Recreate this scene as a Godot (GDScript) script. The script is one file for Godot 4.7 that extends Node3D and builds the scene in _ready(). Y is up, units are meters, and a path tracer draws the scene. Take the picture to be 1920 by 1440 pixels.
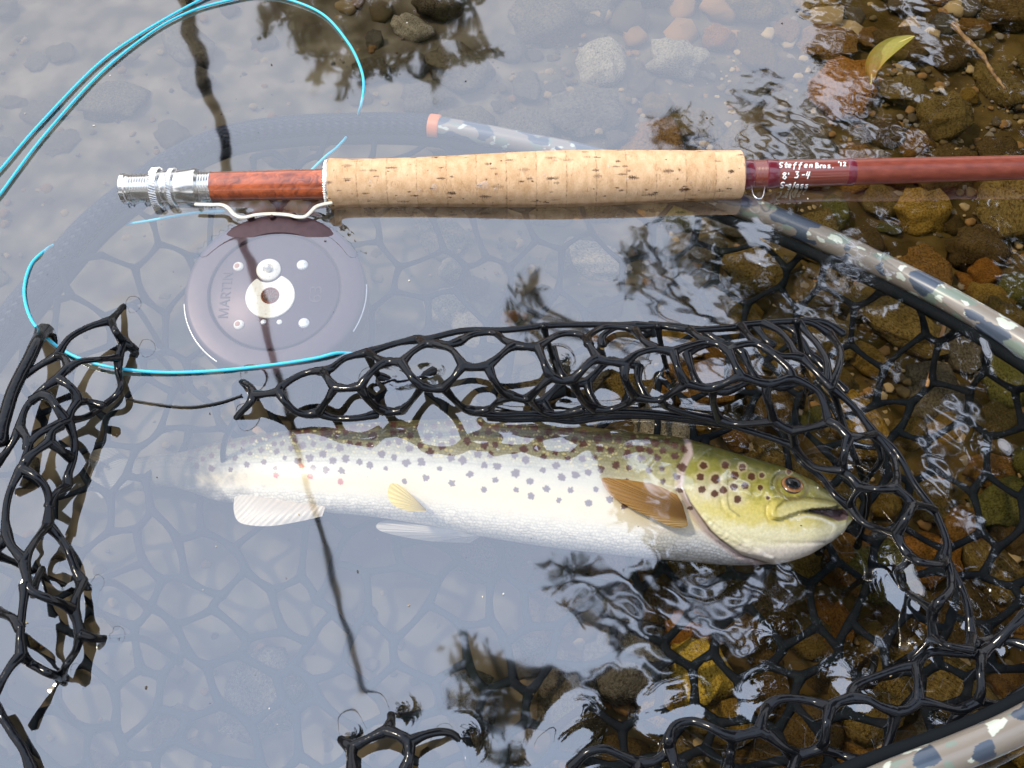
extends Node3D
# A brown trout lying in a landing net at the water's edge, with a fly rod and reel afloat above it.
# Metres, y up, the still water level is y = 0. Places were read off the photograph as (column, row) of its
# 1920 x 1440 frame plus a height above the water; at() turns such a reading into a point of the world.

const TILT := 35.0
const REACH := 0.40
const FOCAL := 1978.2
var eye := Vector3(0, REACH * cos(deg_to_rad(TILT)), REACH * sin(deg_to_rad(TILT)))
var fwd := Vector3(0, -cos(deg_to_rad(TILT)), -sin(deg_to_rad(TILT)))
var upv := Vector3(0, sin(deg_to_rad(TILT)), -cos(deg_to_rad(TILT)))
var rng := RandomNumberGenerator.new()
var noise := FastNoiseLite.new()
var taken := {}
var touches: Array[Vector3] = []        # places where something breaks the surface: x, z and how strongly
var M := {}

func ray(px: float, py: float) -> Vector3:
	return fwd + Vector3.RIGHT * ((px - 960.0) / FOCAL) + upv * ((720.0 - py) / FOCAL)

func at(px: float, py: float, h := 0.0) -> Vector3:
	var d := ray(px, py)
	return eye + d * ((h - eye.y) / d.y)

func size_at(px: float, py: float, h := 0.0) -> float:   # metres per column there
	return (h - eye.y) / ray(px, py).y / FOCAL

func mirrored(px: float, py: float, far: float) -> Vector3:   # what stands so far off and is seen in the water there
	var d := ray(px, py).normalized()
	return at(px, py) + Vector3(d.x, -d.y, d.z) * far

func lin(r: float, g: float, b: float, a := 1.0) -> Color:
	var c := Color(r, g, b).linear_to_srgb()
	c.a = a
	return c

# ---------------------------------------------------------------- meshes
class Shape:
	var v := PackedVector3Array()
	var n := PackedVector3Array()
	var uv := PackedVector2Array()
	var c := PackedColorArray()
	var f := PackedInt32Array()
	func vert(p: Vector3, nn: Vector3, u := Vector2.ZERO, col := Color.WHITE) -> int:
		v.append(p); n.append(nn); uv.append(u); c.append(col)
		return v.size() - 1
	func tri(a: int, b: int, d: int) -> void:
		var g := (v[b] - v[a]).cross(v[d] - v[a])
		if g.dot(n[a] + n[b] + n[d]) > 0.0:
			f.append(a); f.append(d); f.append(b)
		else:
			f.append(a); f.append(b); f.append(d)
	func quad(a: int, b: int, d: int, e: int) -> void:
		tri(a, b, d); tri(a, d, e)
	# a swept round bar; flat < 1 squashes it along «lie»
	func tube(p: PackedVector3Array, r: PackedFloat32Array, sides := 7, col := Color.WHITE, around := 1.0, flat := 1.0) -> void:
		var m := p.size()
		if m < 2: return
		var start := v.size()
		var t := (p[1] - p[0]).normalized()
		var s := t.cross(Vector3.UP)
		if s.length() < 0.05: s = t.cross(Vector3.RIGHT)
		s = s.normalized()
		var along := 0.0
		for k in m:
			t = (p[mini(k + 1, m - 1)] - p[maxi(k - 1, 0)]).normalized()
			s = (s - t * s.dot(t)).normalized()
			var b := t.cross(s)
			if k: along += p[k].distance_to(p[k - 1])
			for j in sides + 1:
				var a := TAU * j / sides
				var o := s * cos(a) + b * sin(a) * flat
				var nn := (s * cos(a) * flat + b * sin(a)).normalized()
				vert(p[k] + o * r[k], nn, Vector2(along, around * j / sides), col)
		for k in m - 1:
			for j in sides:
				var q := start + k * (sides + 1) + j
				quad(q, q + 1, q + sides + 2, q + sides + 1)
		for e in [0, m - 1]:
			var tn := (p[0] - p[1]).normalized() if e == 0 else (p[m - 1] - p[m - 2]).normalized()
			var mid := vert(p[e] + tn * r[e] * 0.6, tn, Vector2(along if e else 0.0, 0.5), col)
			for j in sides:
				var q: int = start + e * (sides + 1) + j
				tri(mid, q, q + 1)
	# a grid of points with normals from its neighbours
	func grid(p: PackedVector3Array, nu: int, nv: int, out: Vector3, uvs := PackedVector2Array(), cols := PackedColorArray(), closed := false, centre := PackedVector3Array()) -> void:
		var start := v.size()
		for i in nu:
			for j in nv:
				var a := p[mini(i + 1, nu - 1) * nv + j] - p[maxi(i - 1, 0) * nv + j]
				var jn := j + 1
				var jp := j - 1
				if closed:
					jn = 1 if j == nv - 1 else j + 1
					jp = nv - 2 if j == 0 else j - 1
				else:
					jn = mini(jn, nv - 1); jp = maxi(jp, 0)
				var b := p[i * nv + jn] - p[i * nv + jp]
				var nn := a.cross(b).normalized()
				var way := out if centre.is_empty() else p[i * nv + j] - centre[i]
				if nn.dot(way) < 0.0: nn = -nn
				vert(p[i * nv + j], nn, uvs[i * nv + j] if uvs.size() else Vector2(float(i) / (nu - 1), float(j) / (nv - 1)), cols[i * nv + j] if cols.size() else Color.WHITE)
		for i in nu - 1:
			for j in nv - 1:
				var q := start + i * nv + j
				quad(q, q + 1, q + nv + 1, q + nv)
	# a turned shape: rings of (place along the axis, radius) round axis a -> b
	func lathe(a: Vector3, b: Vector3, rings: Array, sides := 32, seg := Vector2(1, 1)) -> void:
		var t := (b - a).normalized()
		var s := t.cross(Vector3.UP).normalized()
		if absf(t.y) > 0.95: s = t.cross(Vector3.RIGHT).normalized()
		var w := t.cross(s)
		var span := a.distance_to(b)
		for k in rings.size() - 1:
			var r0: Vector2 = rings[k]
			var r1: Vector2 = rings[k + 1]
			var d := r1 - r0
			var nn := Vector2(-d.y, d.x).normalized() if d.length() > 1e-7 else Vector2(0, 1)
			var start := v.size()
			for e in 2:
				var r: Vector2 = r1 if e else r0
				# soften: blend with the neighbouring facet where the bend is slight
				var n2 := nn
				var o: int = k + 1 if e else k - 1
				if o >= 0 and o < rings.size() - 1:
					var d2: Vector2 = rings[o + 1] - rings[o]
					if d2.length() > 1e-7:
						var m2 := Vector2(-d2.y, d2.x).normalized()
						if m2.dot(nn) > 0.75: n2 = (nn + m2).normalized()
				for j in sides + 1:
					var an := TAU * j / sides
					var rad := s * cos(an) + w * sin(an)
					vert(a + t * r.x + rad * r.y, (rad * n2.y + t * n2.x).normalized(), Vector2(r.x / span * seg.x, seg.y * j / sides))
			for j in sides:
				quad(start + j, start + j + 1, start + sides + 2 + j, start + sides + 1 + j)
	func box(at0: Vector3, half: Vector3, basis := Basis()) -> void:
		for ax in 3:
			for sg in [-1.0, 1.0]:
				var nn := Vector3.ZERO; nn[ax] = sg
				var p := Vector3.ZERO; p[(ax + 1) % 3] = 1.0
				var q := Vector3.ZERO; q[(ax + 2) % 3] = 1.0
				var i := []
				for k in [Vector2(-1, -1), Vector2(1, -1), Vector2(1, 1), Vector2(-1, 1)]:
					i.append(vert(at0 + basis * ((nn + p * k.x + q * k.y) * half), basis * nn, k))
				quad(i[0], i[1], i[2], i[3])
	func dome(at0: Vector3, up: Vector3, r: float, high: float, rings := 5, sides := 16, col := Color.WHITE) -> void:
		var s := up.cross(Vector3.RIGHT).normalized()
		var w := up.cross(s)
		var start := v.size()
		for i in rings + 1:
			var a := PI / 2 * i / rings
			for j in sides + 1:
				var b := TAU * j / sides
				var rad := s * cos(b) + w * sin(b)
				vert(at0 + rad * r * cos(a) + up * high * sin(a), (rad * cos(a) * high + up * sin(a) * r).normalized(), Vector2(0.5 + 0.5 * cos(b) * cos(a), 0.5 + 0.5 * sin(b) * cos(a)), col)
		for i in rings:
			for j in sides:
				var q := start + i * (sides + 1) + j
				quad(q, q + 1, q + sides + 2, q + sides + 1)
	func mesh() -> ArrayMesh:
		var a := []
		a.resize(Mesh.ARRAY_MAX)
		a[Mesh.ARRAY_VERTEX] = v; a[Mesh.ARRAY_NORMAL] = n; a[Mesh.ARRAY_TEX_UV] = uv; a[Mesh.ARRAY_COLOR] = c; a[Mesh.ARRAY_INDEX] = f
		var m := ArrayMesh.new()
		m.add_surface_from_arrays(Mesh.PRIMITIVE_TRIANGLES, a)
		return m

func numbered(called: String) -> String:
	var k: int = taken.get(called, -1) + 1
	taken[called] = k
	return called if k == 0 else "%s_%03d" % [called, k]

func put(called: String, s: Variant, m: Material, parent: Node = null) -> MeshInstance3D:
	var o := MeshInstance3D.new()
	o.mesh = s.mesh() if s is Shape else s
	o.material_override = m
	o.name = numbered(called) if parent == null else called
	(self if parent == null else parent).add_child(o, true)
	return o

func tag(o: Node, label: String, category := "", group := "", kind := "") -> Node:
	if label: o.set_meta("label", label)
	if category: o.set_meta("category", category)
	if group: o.set_meta("group", group)
	if kind: o.set_meta("kind", kind)
	return o

func thing(called: String, label: String, category: String, where := Vector3.ZERO, group := "") -> Node3D:
	var o := Node3D.new()
	o.name = numbered(called)
	add_child(o, true)
	o.position = where
	tag(o, label, category, group)
	return o

# ---------------------------------------------------------------- curves
func smooth(p: PackedVector3Array, per := 6) -> PackedVector3Array:   # Catmull-Rom through the points
	var o := PackedVector3Array()
	for k in p.size() - 1:
		var a := p[maxi(k - 1, 0)]
		var d := p[mini(k + 2, p.size() - 1)]
		for i in per:
			o.append(p[k].cubic_interpolate(p[k + 1], a, d, float(i) / per))
	o.append(p[p.size() - 1])
	return o

func same(n: int, r: float) -> PackedFloat32Array:
	var o := PackedFloat32Array()
	o.resize(n); o.fill(r)
	return o

func curve(keys: Array, x: float) -> float:   # keys: Vector2(x, y) in rising x, smoothly joined
	var n := keys.size()
	if x <= keys[0].x: return keys[0].y
	if x >= keys[n - 1].x: return keys[n - 1].y
	for k in n - 1:
		if x <= keys[k + 1].x:
			var t: float = (x - keys[k].x) / (keys[k + 1].x - keys[k].x)
			return cubic_interpolate(keys[k].y, keys[k + 1].y, keys[maxi(k - 1, 0)].y, keys[mini(k + 2, n - 1)].y, t)
	return keys[n - 1].y

func to_line(p: Array, x: Vector2) -> float:   # distance to a polyline of Vector2
	var best := 1e9
	for k in p.size() - 1:
		best = minf(best, x.distance_to(Geometry2D.get_closest_point_to_segment(x, p[k], p[k + 1])))
	return best

func inside(p: PackedVector2Array, x: Vector2) -> float:   # distance to the rim, above zero inside
	var best := 1e9
	for k in p.size():
		best = minf(best, x.distance_to(Geometry2D.get_closest_point_to_segment(x, p[k], p[(k + 1) % p.size()])))
	return best if Geometry2D.is_point_in_polygon(x, p) else -best

func spots2(text: String) -> Array:   # "x,y x,y" -> Vector2s
	var o := []
	for w in text.split(" ", false):
		var k := w.split(",")
		o.append(Vector2(float(k[0]), float(k[1])))
	return o

func image_of(w: int, h: int, paint: Callable) -> ImageTexture:
	var im := Image.create(w, h, false, Image.FORMAT_RGB8)
	for y in h:
		for x in w:
			var c: Color = paint.call((x + 0.5) / w, (y + 0.5) / h)
			im.set_pixel(x, y, c.linear_to_srgb())
	return ImageTexture.create_from_image(im)

func grain(freq: float, ramp: Array, octaves := 4, size := 256, kind := FastNoiseLite.TYPE_SIMPLEX_SMOOTH, seed_ := 3) -> NoiseTexture2D:
	var t := NoiseTexture2D.new()
	t.width = size; t.height = size; t.seamless = true
	t.noise = FastNoiseLite.new()
	t.noise.seed = seed_
	t.noise.noise_type = kind
	t.noise.frequency = freq
	t.noise.fractal_octaves = octaves
	var g := Gradient.new()
	g.offsets = PackedFloat32Array(); g.colors = PackedColorArray()
	var offs := PackedFloat32Array()
	var cols := PackedColorArray()
	for k in ramp:
		offs.append(k[0]); cols.append(k[1])
	g.offsets = offs; g.colors = cols
	t.color_ramp = g
	return t

func paint(c: Color, rough := 0.6, metal := 0.0, spec := 0.5) -> StandardMaterial3D:
	var m := StandardMaterial3D.new()
	m.albedo_color = c
	m.roughness = rough
	m.metallic = metal
	m.metallic_specular = spec
	return m

func mottled(m: StandardMaterial3D, t: Texture2D, scale: float, bump: Texture2D = null, high := 0.05) -> StandardMaterial3D:
	m.albedo_texture = t
	m.uv1_triplanar = true
	m.uv1_scale = Vector3.ONE * scale
	if bump:
		m.heightmap_enabled = true
		m.heightmap_texture = bump
		m.heightmap_scale = high
	return m

# ---------------------------------------------------------------- light
func daylight() -> void:
	var cam := Camera3D.new()
	cam.name = "camera"
	cam.fov = 40.0
	cam.near = 0.01
	cam.far = 400.0
	add_child(cam)
	cam.transform = Transform3D(Basis(Vector3.RIGHT, upv, -fwd), eye)
	cam.current = true
	var sky := ProceduralSkyMaterial.new()
	sky.sky_top_color = lin(0.52, 0.62, 0.82)
	sky.sky_horizon_color = lin(0.64, 0.615, 0.61)
	sky.sky_curve = 0.6
	sky.sky_energy_multiplier = 1.0
	sky.ground_bottom_color = lin(0.06, 0.06, 0.04)
	sky.ground_horizon_color = lin(0.12, 0.12, 0.09)
	sky.ground_energy_multiplier = 1.0
	sky.sun_angle_max = 4.0
	var world := WorldEnvironment.new()
	world.name = "world"
	var e := Environment.new()
	e.background_mode = Environment.BG_SKY
	e.sky = Sky.new()
	e.sky.sky_material = sky
	e.background_energy_multiplier = 1.75
	e.tonemap_mode = Environment.TONE_MAPPER_LINEAR
	e.tonemap_exposure = 1.5
	e.sdfgi_enabled = true
	e.ssao_enabled = true
	e.ssil_enabled = true
	world.environment = e
	add_child(world)
	var sun := DirectionalLight3D.new()
	sun.name = "sun"
	sun.light_color = Color(1.0, 0.95, 0.86)
	sun.light_energy = 0.7
	sun.light_angular_distance = 4.0
	sun.shadow_enabled = true
	add_child(sun)
	var high := deg_to_rad(56.0)
	var round_ := deg_to_rad(-84.0)      # measured from straight ahead, to the left
	sun.look_at_from_position(Vector3(sin(round_) * cos(high), sin(high), -cos(round_) * cos(high)) * 10.0, Vector3.ZERO)

# ---------------------------------------------------------------- the stream bed
func bed_y(x: float, z: float) -> float:
	var r := Vector2(x, z).length()
	var y := -0.066 - 0.018 * smoothstep(-0.05, 0.2, x) - 0.01 * smoothstep(0.0, -0.3, z)
	y += 0.006 * noise.get_noise_2d(x * 900, z * 900) + 0.0022 * noise.get_noise_2d(x * 4000 + 50, z * 4000)
	y += 1.1 * smoothstep(3.2, 7.0, r) + 5.0 * smoothstep(10.0, 60.0, r) * (0.5 + 0.5 * noise.get_noise_2d(x * 3, z * 3))
	return y

func axis_ticks(lo: float, hi: float, step: float, far: float, grow := 1.35) -> PackedFloat32Array:
	var o := PackedFloat32Array()
	var d := step
	var x := lo
	var left := []
	while x > -far:
		d *= grow; x -= d
		left.append(x)
	left.reverse()
	for k in left: o.append(k)
	var n := int(round((hi - lo) / step))
	for k in n + 1: o.append(lo + (hi - lo) * k / n)
	d = step; x = hi
	while x < far:
		d *= grow; x += d
		o.append(x)
	return o

func bed() -> void:
	var xs := axis_ticks(-0.36, 0.36, 0.004, 120.0, 1.2)
	var zs := axis_ticks(-0.32, 0.22, 0.004, 120.0, 1.2)
	var p := PackedVector3Array()
	var c := PackedColorArray()
	for x in xs:
		for z in zs:
			p.append(Vector3(x, bed_y(x, z), z))
			var silt := smoothstep(0.13, -0.06, x + 0.3 * (z - 0.02) + 0.05 * noise.get_noise_2d(x * 800 + 9, z * 800))
			var k := 1.0 + 0.22 * noise.get_noise_2d(x * 2600, z * 2600 + 70) + 0.3 * noise.get_noise_2d(x * 700 + 33, z * 900)
			c.append(Color(lerpf(0.090, 0.126, silt) * k, lerpf(0.056, 0.102, silt) * k, lerpf(0.015, 0.066, silt) * k))
	var s := Shape.new()
	s.grid(p, xs.size(), zs.size(), Vector3.UP, PackedVector2Array(), c)
	var m := paint(Color.WHITE, 0.95, 0, 0.1)
	m.vertex_color_use_as_albedo = true
	mottled(m, grain(0.02, [[0.2, Color(0.62, 0.6, 0.56)], [0.5, Color(0.85, 0.84, 0.82)], [0.75, Color(1, 1, 1)]], 3), 6.0, grain(0.03, [[0.0, Color.BLACK], [1.0, Color.WHITE]], 3), 0.05)
	tag(put("stream_bed", s, m), "silty brown bed of the stream under clear shallow water", "", "", "structure")

func pebble_mesh(seed_: int, rings := 9, sides := 14, rough := 0.27) -> ArrayMesh:
	var f := FastNoiseLite.new()
	f.seed = seed_; f.frequency = 0.55; f.fractal_octaves = 3
	var p := PackedVector3Array()
	var cen := PackedVector3Array()
	var cols := PackedColorArray()
	for i in rings + 1:
		for j in sides + 1:
			var a := PI * clampf(float(i) / rings, 0.004, 0.996)
			var b := TAU * (j % sides) / sides
			var d := Vector3(sin(a) * cos(b), cos(a), sin(a) * sin(b))
			var q := Vector3(signf(d.x) * pow(absf(d.x), 0.85), signf(d.y) * pow(absf(d.y), 0.9), signf(d.z) * pow(absf(d.z), 0.85))
			p.append(q * (1.0 + rough * 2.0 * f.get_noise_3dv(d * 2.0)))
			cols.append(Color.WHITE * (1.0 + 0.5 * f.get_noise_3dv(d * 5.0 + Vector3.ONE * 9)))
		cen.append(Vector3.ZERO)
	var s := Shape.new()
	s.grid(p, rings + 1, sides + 1, Vector3.UP, PackedVector2Array(), cols, true, cen)
	return s.mesh()

var marks := {"the fallen leaf": Vector2(1670, 110), "the sunken twig": Vector2(1838, 98), "the rod blank's right end": Vector2(1880, 315), "the white handwriting": Vector2(1520, 325), "the middle of the cork grip": Vector2(1000, 340), "the wood insert": Vector2(510, 350),
	"the reel": Vector2(515, 545), "the threaded metal end": Vector2(240, 353), "the orange hoop band": Vector2(815, 238), "the upper camouflage hoop": Vector2(1560, 455), "the camouflage hoop's right end": Vector2(1850, 600), "the middle of the net fold": Vector2(1000, 690), "the net fold's left tip": Vector2(470, 750),
	"the net fold's right bend": Vector2(1540, 640), "the trout's eye": Vector2(1475, 908), "the trout's snout": Vector2(1588, 975), "the pectoral fin": Vector2(1210, 935), "the anal fin": Vector2(520, 950), "the pelvic fin": Vector2(770, 930), "the trout's tail": Vector2(260, 885), "the bright yellow pebble": Vector2(1308, 1258),
	"the middle of the net ridge": Vector2(1700, 960), "the front net strands": Vector2(1700, 1290), "the lower camouflage hoop": Vector2(1800, 1400), "the left net heap": Vector2(100, 850), "the loose net at the bottom edge": Vector2(760, 1380), "the pale tan stone": Vector2(1268, 112), "the fly line's top loop": Vector2(520, 20), "the tree's dark reflection at the top": Vector2(720, 60)}
func beside(px: float, py: float) -> String:
	var best := ""
	for k in marks:
		if best == "" or marks[k].distance_to(Vector2(px, py)) < marks[best].distance_to(Vector2(px, py)): best = k
	var d: Vector2 = Vector2(px, py) - marks[best]
	var way := ("right of" if d.x > 0 else "left of") if absf(d.x) > absf(d.y) * 1.4 else (("below" if d.y > 0 else "above") if absf(d.y) > absf(d.x) * 1.4 else ("below right of" if d.x > 0 and d.y > 0 else ("below left of" if d.y > 0 else ("above right of" if d.x > 0 else "above left of"))))
	return ("just " if d.length() < 70 else ("" if d.length() < 150 else "well ")) + way + " " + best

var pebbles := []
func stone(mesh_no: int, m: Material, px: float, py: float, r: Vector3, turn: float, label: String, sunk := 0.45, group := "") -> MeshInstance3D:
	var q := at(px, py, -0.07)
	q = at(px, py, bed_y(q.x, q.z) + r.y * (1.0 - sunk))
	var o := put("stone", pebbles[mesh_no % pebbles.size()], m)
	o.transform = Transform3D(Basis(Vector3.UP, turn) * Basis(Vector3.RIGHT, 0.2 * sin(turn * 3.0)) * Basis.from_scale(r), q)
	tag(o, label, "stone", group)
	return o

func stones() -> void:
	for k in 7: pebbles.append(pebble_mesh(20 + k))
	var fleck := grain(0.03, [[0.15, Color(0.45, 0.4, 0.35)], [0.42, Color(0.8, 0.78, 0.75)], [0.6, Color(0.97, 0.96, 0.95)], [0.85, Color(1, 1, 1)]], 5, 256, FastNoiseLite.TYPE_SIMPLEX_SMOOTH, 5)
	var pit := grain(0.06, [[0.0, Color.BLACK], [1.0, Color.WHITE]], 4, 256, FastNoiseLite.TYPE_SIMPLEX, 8)
	var tone := {
		"olive brown": lin(0.17, 0.112, 0.028), "dark brown": lin(0.105, 0.064, 0.018), "rust brown": lin(0.21, 0.105, 0.022), "ochre": lin(0.30, 0.175, 0.028),
		"orange": lin(0.30, 0.125, 0.018), "yellow": lin(0.68, 0.45, 0.06), "grey brown": lin(0.115, 0.092, 0.052), "pale tan": lin(0.34, 0.29, 0.19), "mossy green": lin(0.13, 0.115, 0.025),
		"silt grey": lin(0.13, 0.11, 0.072), "pinkish": lin(0.19, 0.135, 0.09),
	}
	var mats := {}
	for k in tone:
		var tc: Color = tone[k]
		var m := paint(tc.srgb_to_linear().lerp(Color.BLACK, 0.0).linear_to_srgb(), 0.85, 0, 0.12)
		m.vertex_color_use_as_albedo = true
		mats[k] = mottled(m, fleck, 1.1, pit, 0.12)
	# the ones that can be told apart
	stone(0, mats["yellow"], 1308, 1258, Vector3(0.0125, 0.009, 0.0125), 0.4, "bright yellow pebble seen through a net cell below the trout's belly", 0.2)
	stone(1, mats["ochre"], 1240, 1310, Vector3(0.011, 0.007, 0.009), 1.1, "tan orange pebble touching the bright yellow pebble on its left", 0.3)
	stone(2, mats["orange"], 1290, 1190, Vector3(0.010, 0.006, 0.008), 2.1, "rust orange pebble just above the bright yellow pebble", 0.3)
	stone(3, mats["ochre"], 1370, 1355, Vector3(0.009, 0.006, 0.008), 0.2, "ochre pebble under the lower net strands below the yellow pebble", 0.3)
	stone(4, mats["pale tan"], 1268, 112, Vector3(0.0165, 0.010, 0.013), 2.9, "pale tan stone lying among grey silted stones beyond the cork grip", 0.3)
	stone(5, mats["pale tan"], 836, 578, Vector3(0.0115, 0.007, 0.0095), 0.7, "pale greenish stone inside a net cell right of the reel", 0.3)
	stone(6, mats["pale tan"], 845, 505, Vector3(0.006, 0.004, 0.006), 1.7, "small pinkish white pebble right of the reel", 0.2)
	stone(1, mats["pale tan"], 890, 625, Vector3(0.012, 0.006, 0.008), 2.2, "pale stone half hidden behind the raised net fold", 0.3)
	stone(2, mats["yellow"], 1720, 392, Vector3(0.0085, 0.006, 0.006), 0.1, "amber pebble beyond the camouflage hoop just under the rod", 0.2)
	stone(3, mats["orange"], 1846, 512, Vector3(0.009, 0.006, 0.007), 0.6, "orange pebble beyond the camouflage hoop near the right edge", 0.2)
	stone(0, mats["ochre"], 1855, 560, Vector3(0.012, 0.006, 0.008), 2.6, "long ochre pebble beside the camouflage hoop near the right edge", 0.3)
	stone(5, mats["mossy green"], 1905, 545, Vector3(0.010, 0.006, 0.009), 1.6, "olive green pebble at the right edge beyond the hoop", 0.3)
	stone(4, mats["ochre"], 1408, 588, Vector3(0.0052, 0.004, 0.0042), 0.3, "small golden pebble just above the raised net fold", 0.2)
	stone(6, mats["orange"], 958, 594, Vector3(0.0042, 0.003, 0.0036), 0.0, "tiny orange pebble just behind the left part of the net fold", 0.2)
	stone(2, mats["rust brown"], 1575, 1010, Vector3(0.012, 0.008, 0.010), 0.9, "rust brown pebble under the trout's chin", 0.3)
	stone(1, mats["orange"], 1560, 1180, Vector3(0.009, 0.005, 0.012), 0.2, "rust orange stone in a net cell below the trout's chin", 0.3)
	stone(3, mats["rust brown"], 1610, 1060, Vector3(0.011, 0.007, 0.013), 0.4, "red brown stone below the trout's snout", 0.4)
	# the rest of the bed: nearest and largest first, none through another
	var kinds := [["olive brown", 5.0], ["dark brown", 2.2], ["rust brown", 1.7], ["ochre", 1.5], ["orange", 0.7], ["grey brown", 0.8], ["mossy green", 0.5], ["yellow", 0.14]]
	var pale := [["silt grey", 4.0], ["grey brown", 3.0], ["pinkish", 0.4], ["pale tan", 0.5]]
	var placed := [Vector3(1308, 1258, 55), Vector3(1268, 112, 60), Vector3(836, 578, 45)]
	var told := {}
	for pass_ in 3:
		var want: int = [70, 135, 85][pass_]
		var tries := 0
		while want > 0 and tries < 6000:
			tries += 1
			var px := rng.randf_range(-60, 1980)
			var py := rng.randf_range(-60, 1490)
			var right := smoothstep(1000, 1300, px + (py - 720) * 0.15)
			var top := smoothstep(640, 900, px) * smoothstep(640, 200, py)
			if rng.randf() > maxf(maxf(right, top), (0.12 if py < 330 else 0.025) + 0.4 * smoothstep(760, 1100, px)): continue
			var rad: float = [rng.randf_range(0.0115, 0.0165), rng.randf_range(0.007, 0.0115), rng.randf_range(0.004, 0.007)][pass_]
			if top > 0.5: rad *= 1.25
			var pr := rad / size_at(px, py, -0.07)
			var clash := false
			for q in placed:
				if Vector2(px, py).distance_to(Vector2(q.x, q.y)) < (pr + q.z) * 0.80:
					clash = true
					break
			if clash: continue
			placed.append(Vector3(px, py, pr))
			want -= 1
			var table: Array = kinds if rng.randf() < right else pale
			var total := 0.0
			for k in table: total += k[1]
			var pick := rng.randf() * total
			var name_: String = table[0][0]
			for k in table:
				pick -= k[1]
				if pick < 0.0:
					name_ = k[0]
					break
			var part := beside(px, py)
			var sized: String = ["large", "middling", "small"][pass_]
			var form := ["", "flat ", "long ", "round "]
			var text := ""
			var fit := 0
			for tryit in 4:
				fit = (tryit + int(px)) % 4
				text = "%s %s%s stone %s" % [sized, form[fit], name_, part]
				if not told.has(text): break
			told[text] = true
			var wide: float = [rng.randf_range(1.0, 1.2), rng.randf_range(1.05, 1.25), rng.randf_range(1.35, 1.5), rng.randf_range(0.97, 1.03)][fit]
			var high: float = [rng.randf_range(0.42, 0.58), 0.34, rng.randf_range(0.42, 0.5), 0.66][fit]
			stone(rng.randi() % 7, mats[name_], px, py, Vector3(rad * wide, rad * high, rad * (rng.randf_range(0.8, 0.95) if fit != 3 else 1.0)), rng.randf() * TAU, text, 0.5 if right > 0.5 else 0.62, "stones on the stream bed")
	# loose grit between them
	var mm := MultiMesh.new()
	mm.transform_format = MultiMesh.TRANSFORM_3D
	mm.use_colors = true
	mm.mesh = pebble_mesh(77, 4, 6, 0.3)
	var gm := paint(Color.WHITE, 0.85, 0, 0.3)
	gm.vertex_color_use_as_albedo = true
	mm.mesh.surface_set_material(0, gm)
	mm.instance_count = 16000
	for i in 16000:
		var x := rng.randf_range(-0.33, 0.33)
		var z := rng.randf_range(-0.31, 0.2)
		if i > 5200:
			x = rng.randfn(0.1, 0.7); z = rng.randfn(-0.1, 0.7)
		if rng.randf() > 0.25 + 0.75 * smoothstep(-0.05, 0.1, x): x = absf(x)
		var r := 0.0006 + 0.0028 * pow(rng.randf(), 2.5)
		if i > 5200 and (absf(x) > 0.34 or z < -0.32 or z > 0.21): r *= 4.0
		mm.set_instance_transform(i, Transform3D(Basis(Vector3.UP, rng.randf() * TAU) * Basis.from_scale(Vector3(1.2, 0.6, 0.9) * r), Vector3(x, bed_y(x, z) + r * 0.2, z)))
		var t: Color = [Color(0.1, 0.065, 0.02), Color(0.2, 0.1, 0.025), Color(0.06, 0.04, 0.015), Color(0.3, 0.2, 0.08), Color(0.16, 0.12, 0.07)][rng.randi() % 5]
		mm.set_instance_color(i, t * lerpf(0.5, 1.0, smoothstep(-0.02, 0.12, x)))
	var go := MultiMeshInstance3D.new()
	go.name = "gravel"
	go.multimesh = mm
	add_child(go)
	tag(go, "fine brown gravel scattered over the stream bed", "", "", "stuff")

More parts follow.
